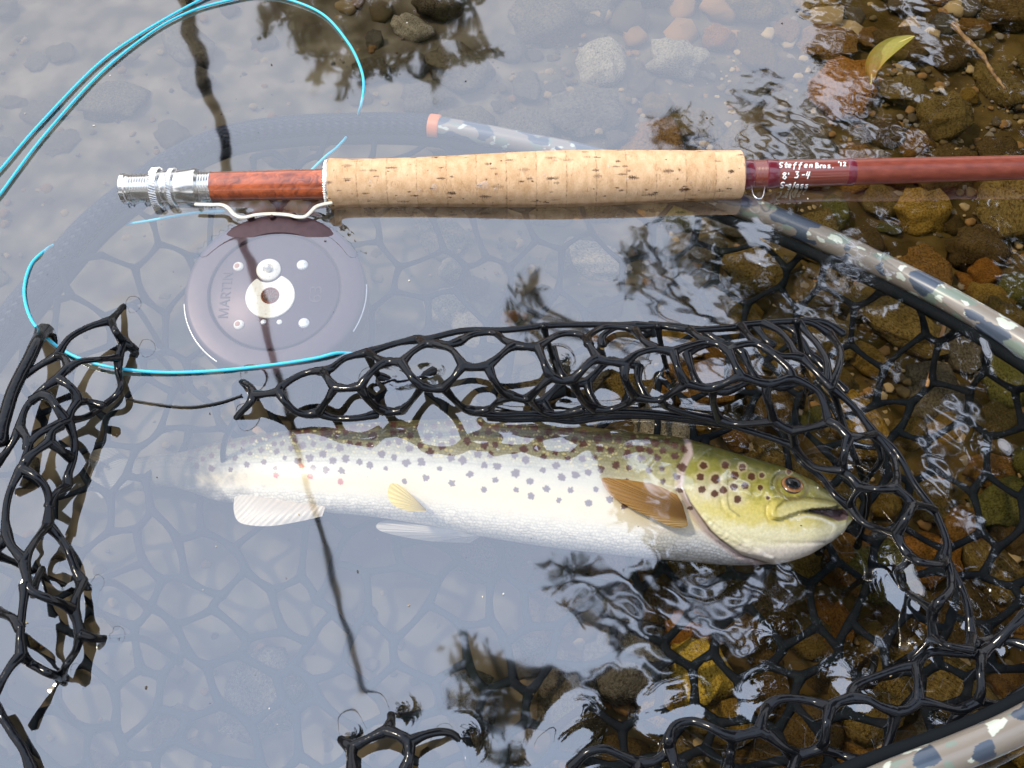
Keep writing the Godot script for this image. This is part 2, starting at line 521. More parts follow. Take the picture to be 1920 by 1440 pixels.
# ---------------------------------------------------------------- the water
func water() -> void:
	var xs := axis_ticks(-0.30, 0.30, 0.0011, 60.0, 1.3)
	var zs := axis_ticks(-0.27, 0.17, 0.0011, 60.0, 1.3)
	var nx := xs.size()
	var nz := zs.size()
	var H := PackedFloat32Array()
	H.resize(nx * nz)
	noise.fractal_octaves = 1
	for i in nx:
		var x := xs[i]
		for j in nz:
			var z := zs[j]
			if absf(x) > 1.2 or absf(z) > 1.2: continue
			var lively := smoothstep(0.0, 0.13, x + 0.25 * z)
			var h := (0.00006 + 0.00009 * lively) * noise.get_noise_2d(x * 1500, z * 2300)
			h += (0.000007 + 0.000026 * lively) * noise.get_noise_2d(x * 5200 + 400, z * 6800)
			h += 0.000014 * lively * noise.get_noise_2d(x * 15000, z * 17000 + 30)
			# rings where the trout moves its jaw
			var q := Vector2((x - jaw.x) * 0.8, z - jaw.z).length()
			h += 0.00003 * sin(q * 560.0 + 3.0 * noise.get_noise_2d(x * 1800, z * 1800)) * exp(-q * 46.0) * smoothstep(-0.004, 0.012, z - jaw.z)
			H[i * nz + j] = h
	for t in touches:
		var reach := t.z
		var amp := reach * 0.24
		var i0 := xs.bsearch(t.x - reach * 3.2)
		var i1 := mini(xs.bsearch(t.x + reach * 3.2), nx - 1)
		var j0 := zs.bsearch(t.y - reach * 3.2)
		var j1 := mini(zs.bsearch(t.y + reach * 3.2), nz - 1)
		for i in range(i0, i1 + 1):
			for j in range(j0, j1 + 1):
				var d := Vector2(xs[i] - t.x, zs[j] - t.y).length() / reach
				if d < 3.2:
					H[i * nz + j] = maxf(H[i * nz + j], lerpf(H[i * nz + j], amp, exp(-d * d * 0.9)))
	# a low film drawn up over strands that just touch the surface
	for t in spots2("1040,1400 1062,1372 1092,1352 1232,1338 1262,1322 1300,1312 1412,1318 1440,1300 1585,1268 1608,1258 1668,1072 1684,1098 1700,1120 1800,1130 1812,1160 1825,640 1836,668 1842,700 1862,835 1868,850 1455,1190 1900,1130"):
		var q := at(t.x, t.y)
		var i0 := xs.bsearch(q.x - 0.02)
		var i1 := mini(xs.bsearch(q.x + 0.02), nx - 1)
		var j0 := zs.bsearch(q.z - 0.02)
		var j1 := mini(zs.bsearch(q.z + 0.02), nz - 1)
		for i in range(i0, i1 + 1):
			for j in range(j0, j1 + 1):
				var d := Vector2(xs[i] - q.x, zs[j] - q.z).length() / 0.0048
				H[i * nz + j] += 0.0007 * exp(-d * d)
	var v := PackedVector3Array()
	var n := PackedVector3Array()
	var uv := PackedVector2Array()
	v.resize(nx * nz); n.resize(nx * nz); uv.resize(nx * nz)
	for i in nx:
		var ia := maxi(i - 1, 0)
		var ib := mini(i + 1, nx - 1)
		for j in nz:
			var ja := maxi(j - 1, 0)
			var jb := mini(j + 1, nz - 1)
			var k := i * nz + j
			v[k] = Vector3(xs[i], H[k], zs[j])
			n[k] = Vector3(-(H[ib * nz + j] - H[ia * nz + j]) / (xs[ib] - xs[ia]), 1.0, -(H[i * nz + jb] - H[i * nz + ja]) / (zs[jb] - zs[ja])).normalized()
			uv[k] = Vector2(xs[i], zs[j])
	var f := PackedInt32Array()
	f.resize((nx - 1) * (nz - 1) * 6)
	var at_ := 0
	for i in nx - 1:
		for j in nz - 1:
			var k := i * nz + j
			f[at_] = k; f[at_ + 1] = k + nz; f[at_ + 2] = k + nz + 1
			f[at_ + 3] = k; f[at_ + 4] = k + nz + 1; f[at_ + 5] = k + 1
			at_ += 6
	var a := []
	a.resize(Mesh.ARRAY_MAX)
	a[Mesh.ARRAY_VERTEX] = v; a[Mesh.ARRAY_NORMAL] = n; a[Mesh.ARRAY_TEX_UV] = uv; a[Mesh.ARRAY_INDEX] = f
	var m := ArrayMesh.new()
	m.add_surface_from_arrays(Mesh.PRIMITIVE_TRIANGLES, a)
	var wm := StandardMaterial3D.new()
	wm.resource_name = "water"
	wm.transparency = BaseMaterial3D.TRANSPARENCY_ALPHA
	wm.albedo_color = Color(1, 1, 1, 0.205)
	var white := Image.create(4, 4, false, Image.FORMAT_RGBA8)
	white.fill(Color.WHITE)
	wm.albedo_texture = ImageTexture.create_from_image(white)
	wm.metallic = 1.0
	wm.roughness = 0.03
	tag(put("water", m, wm), "clear still water mirroring pale sky and overhanging leaves", "", "", "structure")

# ---------------------------------------------------------------- the landing net
var runs := {}          # name of a net part -> array of [points, radius, flare at start, flare at end]
func hoop_keys() -> Array:   # column, row, height of the hoop's centre line, once round from the left
	return [[-330, 1150, -0.012], [-180, 880, -0.015], [-62, 700, -0.017], [20, 592, -0.018], [80, 520, -0.018], [165, 424, -0.018], [240, 362, -0.018], [320, 303, -0.018], [420, 258, -0.018], [530, 240, -0.017], [640, 234, -0.016], [740, 233, -0.015], [815, 238, -0.014],
		[900, 252, -0.013], [1000, 272, -0.012], [1100, 293, -0.011], [1250, 336, -0.010], [1380, 382, -0.0085], [1460, 412, -0.0075], [1560, 455, -0.0062], [1690, 516, -0.0045], [1800, 574, -0.002], [1920, 645, 0.0], [2060, 742, 0.004], [2230, 880, 0.006], [2330, 1010, 0.008],
		[2260, 1130, 0.012], [2090, 1255, 0.014], [1920, 1356, 0.014], [1800, 1410, 0.013], [1690, 1452, 0.012], [1500, 1530, 0.008], [1200, 1620, 0.002], [800, 1680, -0.004], [350, 1640, -0.008], [0, 1480, -0.010], [-220, 1330, -0.011], [-330, 1150, -0.012]]

func px_rim(grow := 0.0) -> PackedVector2Array:
	var o := PackedVector2Array()
	for k in hoop_keys():
		var p := Vector2(k[0], k[1])
		o.append(p + (Vector2(1000, 900) - p).normalized() * grow)
	o.remove_at(o.size() - 1)
	return o

func strand(into: String, text: String, r := 0.00134, base := 0.0, flare_a := true, flare_b := true) -> void:
	# "column,row[,height in mm] ..." : one strand from knot to knot
	var p := PackedVector3Array()
	for w in text.split(" ", false):
		var k := w.split(",")
		var h := base
		if k.size() > 2: h = float(k[2]) * 0.001
		p.append(at(float(k[0]), float(k[1]), h))
	# loose ends go on down to the sunken bag
	for e in [0, 1]:
		var tip := p[p.size() - 1] if e else p[0]
		if tip.y < 0.0 and p.size() > 1:
			var back := p[p.size() - 2] if e else p[1]
			var on := tip + (tip - back).slide(Vector3.UP).normalized() * 0.008
			var q1 := Vector3(on.x, tip.y - 0.014, on.z)
			var q2 := Vector3(on.x + (on.x - tip.x) * 0.6, -0.046, on.z + (on.z - tip.z) * 0.6)
			if e: p.append_array([q1, q2])
			else: p = PackedVector3Array([q2, q1]) + p
	run(into, smooth(p, 5), r, flare_a, flare_b)

func run(into: String, p: PackedVector3Array, r: float, flare_a := true, flare_b := true) -> void:
	if not runs.has(into): runs[into] = []
	runs[into].append([p, r, flare_a, flare_b])
	for k in p.size() - 1:
		if (p[k].y > 0.0) != (p[k + 1].y > 0.0):
			var q := p[k].lerp(p[k + 1], p[k].y / (p[k].y - p[k + 1].y))
			touches.append(Vector3(q.x, q.z, 0.0042))
		elif absf(p[k].y) < r * 0.9:
			touches.append(Vector3(p[k].x, p[k].z, 0.0030))

# strands of a raised fold: heights from how far a point lies between the fold's near and far edges
func fold(into: String, near: Array, far: Array, top: Array, lines: Array) -> void:
	for line in lines:
		var text := ""
		if into == "net_under_fold": line = line.replace(",-1", "")
		for w in line.split(" ", false):
			var k: PackedStringArray = w.split(",")
			var q := Vector2(float(k[0]), float(k[1]))
			var h := 0.0
			if k.size() > 2:
				h = float(k[2])
			else:
				var a := to_line(near, q)
				var b := to_line(far, q)
				var t := a / (a + b + 0.01)
				h = curve(top, q.x) * sin(PI * (0.07 + 0.72 * t))
			if into == "net_under_fold":   # the layer folded underneath, flatter and a little aside
				k = PackedStringArray([str(q.x + 26.0), str(q.y + 4.0 + 0.06 * (q.y - 690.0))])
				h = h * 0.16 - 0.4
			text += "%s,%s,%.2f " % [k[0], k[1], h]
		strand(into, text)

func trace_net() -> void:
	var near := spots2("440,795 560,785 700,778 900,778 1050,780 1220,778 1343,790 1430,818 1490,842")
	var far := spots2("440,720 560,690 690,655 850,622 1020,608 1250,608 1440,602 1556,622")
	var top := [Vector2(440, 3), Vector2(520, 10), Vector2(650, 19), Vector2(850, 26), Vector2(1100, 29), Vector2(1400, 29), Vector2(1560, 26)]
	var main := [
		"438,792,-1 467,757 476,740", "476,740 468,724,3 450,716,-1", "476,740 495,739 513,736 523,734", "523,734 530,723 559,705 588,696 607,696", "607,696 622,690 649,671 690,661", "607,696 617,713 628,726",
		"628,726 651,728 676,724", "523,734 534,752 553,771 575,777 597,774", "628,726 615,748 597,774", "597,774 628,784 670,784 707,776", "676,724 686,744 705,763 722,771", "722,771 735,772 755,769", "676,724 688,707 707,688 722,680",
		"690,661 703,669 722,680", "690,661 742,644 784,636", "722,680 735,678 753,680", "753,680 772,661 797,646 817,645", "784,636 797,646", "753,680 772,707 790,724", "755,769 767,757 782,738 790,724", "790,724 811,729 832,727",
		"832,727 850,709 862,693 869,686", "869,686 860,672 845,655 817,645", "869,686 890,689 915,686", "915,686 933,671 954,653 967,648", "862,640 887,627 925,624 946,638 967,648", "817,645 842,646 862,640", "967,648 985,650 1008,651",
		"915,686 925,711 942,734 960,743", "832,727 850,748 869,765 890,771", "890,771 917,767 935,752 960,743", "960,743 981,748 993,745", "993,745 1010,728 1025,714 1035,707", "1008,651 1019,677 1027,696 1035,707", "1035,707 1055,714 1075,711",
		"1008,651 1021,642 1046,628 1071,625 1092,630 1104,646 1121,673", "1075,711 1092,694 1108,678 1121,673", "1121,673 1140,678 1158,680 1172,682", "993,745 1003,760 1020,773 1050,777 1092,768", "1075,711 1081,732 1096,755 1115,767", "1115,767 1144,768 1175,757 1190,744",
		"1172,682 1171,707 1181,730 1190,744", "784,636 800,636 852,623 888,619 946,619 1019,611 1060,609 1133,609 1191,611", "890,771 930,778 998,776 1050,781 1100,774 1160,771 1222,774 1285,781 1343,787", "1104,646 1104,630 1133,613 1175,615 1191,619",
		"1172,682 1195,663 1229,655 1262,660", "1191,619 1206,638 1230,653", "1262,660 1285,650 1318,642 1347,646 1368,661", "1368,661 1381,688 1391,706", "1262,660 1270,686 1279,708 1286,719", "1190,744 1212,749 1239,749 1264,734 1286,719",
		"1286,719 1316,727 1337,727", "1337,727 1358,719 1379,709 1391,706", "1391,706 1420,716 1440,720", "1440,720 1456,717 1473,711 1487,710", "1487,710 1481,694 1460,673 1433,652 1410,644 1375,650 1368,661", "1191,611 1233,611 1295,618 1368,614 1389,609 1431,605 1493,602 1525,607 1556,626",
		"1291,617 1310,632 1330,642", "1389,611 1410,636 1425,646", "1431,605 1462,621 1481,642 1493,663 1506,672", "1433,652 1460,666 1485,668 1506,672", "1506,672 1531,698 1560,727", "1497,603 1514,625 1533,646 1550,677 1552,715",
		"1487,710 1510,719 1535,736 1545,757 1554,790", "1440,720 1437,740 1445,767 1450,789", "1337,727 1337,752 1343,775 1349,787", "1349,787 1379,795 1420,793 1450,789", "1450,789 1468,800 1486,808", "1486,808 1514,803 1540,796 1554,790", "1486,808 1490,834",
		"1349,787 1380,800 1431,816 1472,830 1490,838", "1490,838 1514,865 1535,878 1578,882", "1556,626 1575,655 1572,690 1556,725", "1239,749 1250,762 1290,776 1343,787"]
	fold("net_fold", near, far, top, main)
	var under := []
	for k in range(30, main.size() - 12):
		if k % 5 != 0 and not main[k].contains("619 1") : under.append(main[k])
	fold("net_under_fold", near, far, top, under)
	# the side of the fold that faces away, down to the water behind it
	fold("net_fold", near, far, top, [
		"690,661,14 700,690,6 712,706,0 722,716,-8", "1019,611,22 1030,650,10 1040,684,0 1046,696,-8", "1233,611,23 1240,650,11 1250,690,0 1254,702,-9", "1493,602,20 1500,640,10 1506,690,0 1510,700,-9", "712,706,1 760,716,-1 815,694,1"])
	# the second ridge, from the snout down to the right
	var left := spots2("1489,838 1540,895 1597,950 1640,1000 1690,1065 1742,1205")
	var right := spots2("1556,625 1640,800 1710,900 1752,957 1775,1040 1802,1100 1820,1190")
	fold("net_ridge", left, right, [Vector2(1480, 20), Vector2(1600, 24), Vector2(1820, 17)], [
		"1554,790 1570,798 1583,811 1592,820", "1592,820 1605,819 1620,817 1640,814", "1560,727 1590,752 1615,780 1640,814", "1592,820 1584,845 1580,866 1578,882", "1578,882 1595,895 1612,913", "1612,913 1645,917 1677,914", "1677,914 1682,895 1677,860 1662,838 1640,814",
		"1640,814 1672,838 1690,862 1710,900 1737,937 1752,957 1767,990 1776,1020 1772,1048", "1612,913 1597,935 1595,951", "1490,838,3 1502,865 1540,895 1565,927 1595,951", "1595,951 1615,977 1645,991 1681,1000", "1677,914 1700,932 1711,946", "1711,946 1737,950 1752,957",
		"1711,946 1700,970 1681,1000", "1681,1000 1690,1022 1706,1043", "1706,1043 1727,1054 1765,1057 1772,1048", "1706,1043 1696,1058 1680,1068,-4", "1772,1048 1783,1078 1782,1105 1762,1127 1750,1143", "1750,1143 1730,1130 1715,1120 1698,1108,0 1670,1085,-6", "1750,1143 1747,1165 1751,1196",
		"1772,1048 1802,1100 1815,1140 1821,1190", "1751,1196 1777,1210 1819,1218", "1751,1196 1740,1206,0 1725,1220,-6", "1821,1190 1819,1218", "1552,715 1560,727", "1560,727 1580,790,10 1600,850,4 1612,880,-2", "1640,814,12 1652,860,6 1630,892,-2"])
	# strands at the front right, over and through the surface
	fold("net_front_mesh", spots2("1060,1445 1250,1418 1500,1420 1700,1400 1920,1310"), spots2("1060,1400 1290,1345 1520,1310 1700,1235 1920,1200"), [Vector2(1050, 5), Vector2(1300, 9), Vector2(1600, 12), Vector2(1920, 13)], [
		"1070,1440 1100,1412 1132,1404 1162,1415 1195,1430", "1195,1430 1225,1428 1250,1412 1255,1400", "1255,1400 1255,1385 1265,1361 1295,1352 1325,1360 1355,1375 1377,1382", "1377,1382 1400,1377 1425,1371", "1425,1371 1432,1342 1440,1325", "1440,1325 1460,1312 1490,1310 1527,1316 1557,1326",
		"1425,1371 1457,1390 1480,1414 1500,1416", "1377,1382 1370,1410 1366,1450", "1255,1400 1265,1435 1275,1460", "1557,1326 1572,1316 1600,1308", "1600,1308 1598,1294 1610,1281 1652,1265 1690,1252 1717,1249", "1600,1308 1627,1312 1652,1325 1680,1335",
		"1557,1326 1550,1355 1547,1385 1540,1403", "1540,1403 1515,1412 1495,1416", "1440,1376 1465,1397 1495,1416", "1540,1403 1577,1415 1612,1428", "1612,1428 1652,1415 1670,1380 1680,1335", "1680,1335 1702,1330 1722,1314", "1717,1249 1722,1280 1722,1314", "1717,1249 1735,1228 1757,1222 1790,1225 1840,1227",
		"1840,1227 1865,1208 1890,1202 1930,1212", "1840,1227 1838,1255 1840,1292 1833,1316", "1722,1314 1752,1319 1790,1330 1810,1328", "1810,1328 1833,1316", "1833,1316 1877,1320 1902,1305 1935,1288", "1810,1328 1787,1350 1777,1378,-4", "1612,1428 1616,1460", "1495,1416 1485,1450", "1819,1218 1832,1204 1860,1196,0 1880,1180,-5", "1865,1208 1895,1178 1925,1150",
		"1195,1430 1196,1460", "1600,1308,2 1625,1280,-3 1640,1240,-9"])
	# a few loose knots at the bottom edge
	for t in ["630,1380,-3 645,1391,2 660,1401,4", "660,1401,4 695,1383,5 725,1370,6", "725,1370,6 733,1350,3 732,1331,-3", "725,1370,6 748,1378,7 767,1391,7", "767,1391,7 797,1378,6 830,1372,4 855,1381,1 872,1410,-2 880,1445,-4", "767,1391,7 767,1420,7 758,1446,6", "660,1401,4 659,1420,6 661,1446,8"]:
		strand("net_loose_edge", t)
	# the bunched heap at the left edge
	fold("net_heap", spots2("240,640 222,700 190,770 140,900 100,1000 160,1100 150,1200 60,1260"), spots2("200,590 60,690 0,800 -20,1000 -10,1250"), [Vector2(0, 16), Vector2(120, 17), Vector2(240, 12)], [
		"237,572,-2 222,585,4 208,601,8", "208,601,8 167,613 130,634 107,667", "208,601,8 217,622 232,642", "232,642,6 248,650,4 262,659,-2", "232,642,6 222,671", "222,671 183,674 150,678 128,690", "107,667 120,671 128,690", "222,671 222,698 227,722 218,741 193,761 170,778 150,785 127,787", "128,690 117,700 109,710",
		"109,710 130,723 142,738 146,753", "146,753 167,753 193,761,9", "146,753 134,770 127,787", "109,710 83,727 58,752 45,773 37,803", "107,667 75,685 50,701 38,707", "37,803 50,822 52,840", "37,803 17,840 -8,872", "80,740 93,745 107,765 122,786", "58,752 70,744 80,740", "127,787 92,802 63,822 52,843 45,870 40,878",
		"127,787 136,812 140,835 137,863 128,890 126,912", "93,828 58,853 47,866", "93,828 117,847 133,858", "93,828 98,810 115,798", "40,878 23,910 13,943 10,977 12,1002", "40,878 67,893 85,913 92,940 90,985", "126,912 108,922 96,938 92,950", "12,1002 22,1024 44,1049", "90,985 67,1013 51,1040 46,1055", "46,1055 51,1087 58,1107 89,1122 118,1133 138,1144",
		"90,985 111,1007 129,1036 142,1069 155,1092", "155,1092 168,1100,-2", "155,1092 142,1122 138,1144", "138,1144 146,1170 151,1190", "151,1190,8 180,1197,4 208,1198,-2", "151,1190 142,1220 124,1247 116,1268,1", "116,1268,1 122,1276,-3", "46,1095 46,1113 41,1153 38,1191 40,1228", "40,1228 58,1244 93,1263 116,1268,1", "40,1228 22,1247 4,1275 -12,1302", "-8,1146 22,1158 38,1178", "12,1002 4,1020 -10,1030"])
	strand("net_heap", "82,620,2 70,640,9 55,673,11 37,707,12 22,740,13 10,780,14 -4,830,15", 0.0026)
	for t in ["-10,1325,6 0,1338,7 25,1377,6 45,1407,5 60,1445,3", "-8,1040,16 40,1060,4 75,1078,-3", "60,1107,10 80,1065,0 90,1050,-8"]:
		strand("net_heap", t)
	# the bag under water: rounded six-sided meshes, hung from the rim and lying on the bed
	var rim := px_rim(20.0)
	var w3 := 58.0                       # columns from knot to knot
	var dx := w3 * sqrt(3.0)
	var knots := {}
	var warp := FastNoiseLite.new()
	warp.seed = 12; warp.frequency = 0.004
	for row in range(-2, 26):
		for col in range(-6, 26):
			var cx := col * dx + (dx * 0.5 if row % 2 else 0.0)
			var cy := 170.0 + row * w3 * 1.5
			for e in 3:
				var ends := []
				for k in [e, e + 1]:
					var an: float = PI / 6 + k * PI / 3
					var q := Vector2(cx + w3 * cos(an), cy + w3 * sin(an) * 1.0)
					ends.append(q + Vector2(warp.get_noise_2d(q.x, q.y), warp.get_noise_2d(q.x + 999, q.y)) * 62.0)
				var pts := PackedVector3Array()
				var ok := true
				for k in 5:
					var q: Vector2 = ends[0].lerp(ends[1], k / 4.0)
					var side: Vector2 = (ends[1] - ends[0]).orthogonal().normalized()
					q += side * sin(PI * k / 4.0) * 4.0 * sin(cx * 0.7 + cy * 1.3 + e * 2.0)
					var d := inside(rim, q)
					if d < -12.0: ok = false
					var far_right := smoothstep(1250, 1700, q.x)
					var deep := lerpf(-0.052, -0.045, far_right)
					var y := lerpf(-0.017, deep, smoothstep(0.0, 190.0, d))
					if q.y > 1050: y = lerpf(y, -0.03, smoothstep(1050, 1400, q.y) * far_right)
					y += 0.004 * warp.get_noise_2d(q.x * 2.0, q.y * 2.0 + 300)
					pts.append(at(q.x, q.y, y))
				if ok and pts.size() == 5: run("net_bag", pts, 0.00138)

func build_net() -> void:
	var net := thing("landing_net", "black rubber landing net on a carbon and camouflage hoop, half sunk", "landing net")
	var keys := hoop_keys()
	var line := PackedVector3Array()
	for k in keys: line.append(at(k[0], k[1], k[2]))
	var per := 8
	var dense := smooth(line, per)
	var camo := paint(Color.WHITE, 0.32, 0.0, 0.5)
	camo.clearcoat_enabled = true
	camo.clearcoat = 0.6
	camo.clearcoat_roughness = 0.12
	var f := FastNoiseLite.new()
	f.seed = 4; f.frequency = 1.0; f.fractal_octaves = 3; f.fractal_gain = 0.35
	f.noise_type = FastNoiseLite.TYPE_SIMPLEX_SMOOTH
	camo.albedo_texture = image_of(1024, 128, func(u: float, v: float) -> Color:
		var a := Vector2(u * 52.0, 0).x
		var p := Vector3(a, cos(v * TAU) * 0.85, sin(v * TAU) * 0.85)
		var big := f.get_noise_3dv(p * 0.62)
		var mid := f.get_noise_3dv(p * 0.75 + Vector3(40, 7, 3))
		var c := Color(0.215, 0.185, 0.155)
		if mid > 0.22: c = Color(0.17, 0.21, 0.17)
		if big > 0.09: c = Color(0.045, 0.062, 0.092)
		elif f.get_noise_3dv(p * 1.0 + Vector3(9, 80, 1)) > 0.36: c = Color(0.50, 0.54, 0.46)
		return c)
	camo.uv1_scale = Vector3(1.9, 1, 1)
	var carbon := paint(lin(0.018, 0.020, 0.028), 0.3, 0, 0.2)
	carbon.normal_enabled = true
	carbon.normal_texture = weave()
	carbon.normal_scale = 0.7
	carbon.uv1_scale = Vector3(110, 9, 1)
	var split := 12 * per
	var parts := [["carbon_hoop", carbon, 0, split], ["camouflage_hoop", camo, split, 31 * per], ["carbon_hoop", carbon, 31 * per, 37 * per]]
	for k in parts:
		var p := dense.slice(k[2], k[3] + 1)
		var s := Shape.new()
		s.tube(p, same(p.size(), 0.0056 if k[1] == carbon else 0.0052), 22)
		put(k[0], s, k[1], net)
	var band := dense.slice(split - 1, split + 2)
	var bs := Shape.new()
	var mid := dense[split]
	var dir := (dense[split + 1] - dense[split - 1]).normalized()
	bs.tube(PackedVector3Array([mid - dir * 0.0022, mid, mid + dir * 0.0022]), same(3, 0.0060), 22)
	put("orange_band", bs, paint(lin(0.62, 0.19, 0.05), 0.4), net)
	# the thin rail along the inside of the hoop that carries the bag
	var rail := PackedVector3Array()
	var mid_all := at(1000, 900, 0)
	for p in dense: rail.append(p + (mid_all - p).slide(Vector3.UP).normalized() * 0.0078 - Vector3.UP * 0.003)
	var rs := Shape.new()
	rs.tube(rail, same(rail.size(), 0.0024), 8)
	var rubber := paint(lin(0.004, 0.0045, 0.006), 0.16, 0, 0.38)
	rubber.heightmap_enabled = true
	rubber.uv1_triplanar = true
	rubber.uv1_scale = Vector3.ONE * 40.0
	rubber.heightmap_texture = grain(0.04, [[0.0, Color.BLACK], [1.0, Color.WHITE]], 3, 128)
	rubber.heightmap_scale = 0.016
	var sunk := paint(lin(0.009, 0.011, 0.013), 0.6, 0, 0.1)
	put("net_rail", rs, sunk, net)
	var grip := Shape.new()
	var ga := at(2330, 1010, 0.008)
	var gd := Vector3(0.9, 0.05, 0.42).normalized()
	grip.lathe(ga - gd * 0.02, ga + gd * 0.30, [Vector2(0, 0.006), Vector2(0.01, 0.014), Vector2(0.05, 0.0125), Vector2(0.16, 0.0145), Vector2(0.27, 0.012), Vector2(0.30, 0.014), Vector2(0.32, 0.011), Vector2(0.322, 0.0005)], 28)
	put("handle", grip, camo, net)
	for k in runs:
		var s := Shape.new()
		for q in runs[k]:
			var p: PackedVector3Array = q[0]
			var r := PackedFloat32Array()
			var span := 0.0
			for i in p.size() - 1: span += p[i].distance_to(p[i + 1])
			var run_ := 0.0
			for i in p.size():
				if i: run_ += p[i].distance_to(p[i - 1])
				var a := exp(-pow(run_ / 0.0038, 2.0)) if q[2] else 0.0
				var b := exp(-pow((span - run_) / 0.0038, 2.0)) if q[3] else 0.0
				r.append(q[1] * (1.0 + 0.5 * maxf(a, b)))
			s.tube(p, r, 8 if k != "net_bag" else 6, Color.WHITE, 1.0, 0.78)
		put(k, s, sunk if k == "net_bag" else rubber, net)

func weave() -> ImageTexture:
	var im := Image.create(64, 64, false, Image.FORMAT_RGB8)
	for y in 64:
		for x in 64:
			var a := fposmod(x + y, 32) / 32.0 - 0.5
			var b := fposmod(x - y, 32) / 32.0 - 0.5
			var over := (int((x + y) / 32) + int((x - y + 64) / 32)) % 2 == 0
			var t := a if over else b
			im.set_pixel(x, y, Color(0.5 + t * 0.9, 0.5 + (t if over else -t) * 0.9, 0.9))
	return ImageTexture.create_from_image(im)

# ---------------------------------------------------------------- the fly line
func fly_line() -> void:
	var s := Shape.new()
	var r := 0.00064
	for t in ["-40,362,1 0,319,1 75,232,1 180,124,1 262,64,1 367,4,1 430,-22,1", "-40,410,1 0,364,1 79,259,1 187,139,1 285,60,1 356,22,1 424,2,1 485,-8,1 544,0,1 607,28,1 652,79,0.8 675,124,0.6 682,161,0.4 675,204,-4 664,232,-26 650,256,-18 630,278,-6 612,292,-2 585,318,-3",
			"420,396,-10 360,400,-14 290,412,-20 202,427,-26 140,445,-27 100,460,-14 84,470,-1 60,493,0.4 47,528,0.6 47,565,0.7 62,605,0.8 95,640,1.2 140,668,1.5 200,687,2 280,697,1 350,698,0.7 430,693,0.7 520,683,0.7 590,672,0.8 632,662,0.8 668,664,-3"]:
		var p := PackedVector3Array()
		for w in t.split(" "):
			var k: PackedStringArray = w.split(",")
			p.append(at(float(k[0]), float(k[1]), float(k[2]) * 0.001))
		var d := smooth(p, 10)
		s.tube(d, same(d.size(), r), 9)
	tag(put("fly_line", s, paint(lin(0.07, 0.60, 0.80), 0.35)), "bright blue fly line looping over the water from the left edge to the reel", "fishing line")
	var c := Shape.new()
	var q := smooth(PackedVector3Array([at(236, 748, 0.5e-3), at(290, 757, 0.5e-3), at(350, 763, 0.5e-3), at(405, 756, 0.5e-3), at(445, 744, 0.5e-3), at(453, 740, 1e-3)]), 8)
	c.tube(q, same(q.size(), 0.0004), 6)
	tag(put("dark_thread", c, paint(lin(0.01, 0.01, 0.01), 0.4)), "thin black thread floating between the left net heap and the raised net fold", "thread")

# ---------------------------------------------------------------- the rod
func rod_axis(px: float) -> Vector3:
	var a := at(230, 353, 0.002)
	var b := at(1390, 340, 0.0045)
	var c := at(1990, 312, 0.006)
	var x := a.x + (px - 230.0) / 1160.0 * (b.x - a.x)
	if px > 1390.0: x = b.x + (px - 1390.0) / 600.0 * (c.x - b.x)
	var t := (x - a.x) / (c.x - a.x)
	return a.lerp(c, t) + Vector3(0, 0, 0.0006 * sin(PI * t))

func turned(px0: float, rings: Array, sides := 40, seg := Vector2(1, 1)) -> Shape:   # rings: Vector2(column, radius in columns)
	var s := Shape.new()
	var last: float = rings[rings.size() - 1].x
	var a := rod_axis(px0)
	var b := rod_axis(last)
	var span := a.distance_to(b)
	var o := []
	for r in rings:
		o.append(Vector2((r.x - px0) / (last - px0) * span, r.y * 0.0002345))
	s.lathe(a, b, o, sides, seg)
	return s

func on_rod(px: float, py: float, lift := 0.00012) -> Vector3:   # the point of the butt section seen there
	var d := ray(px, py).normalized()
	var a := rod_axis(px)
	var t := (rod_axis(px + 20) - rod_axis(px - 20)).normalized()
	var r := (26.5 - 2.6 * clampf((px - 1400.0) / 200.0, 0, 1)) * 0.0002345 + lift
	var o := eye - a
	var dd := d - t * d.dot(t)
	var oo := o - t * o.dot(t)
	var A := dd.dot(dd)
	var Bq := oo.dot(dd)
	var disc := Bq * Bq - A * (oo.dot(oo) - r * r)
	var k := (-Bq - sqrt(maxf(disc, 0.0))) / A
	return eye + d * k

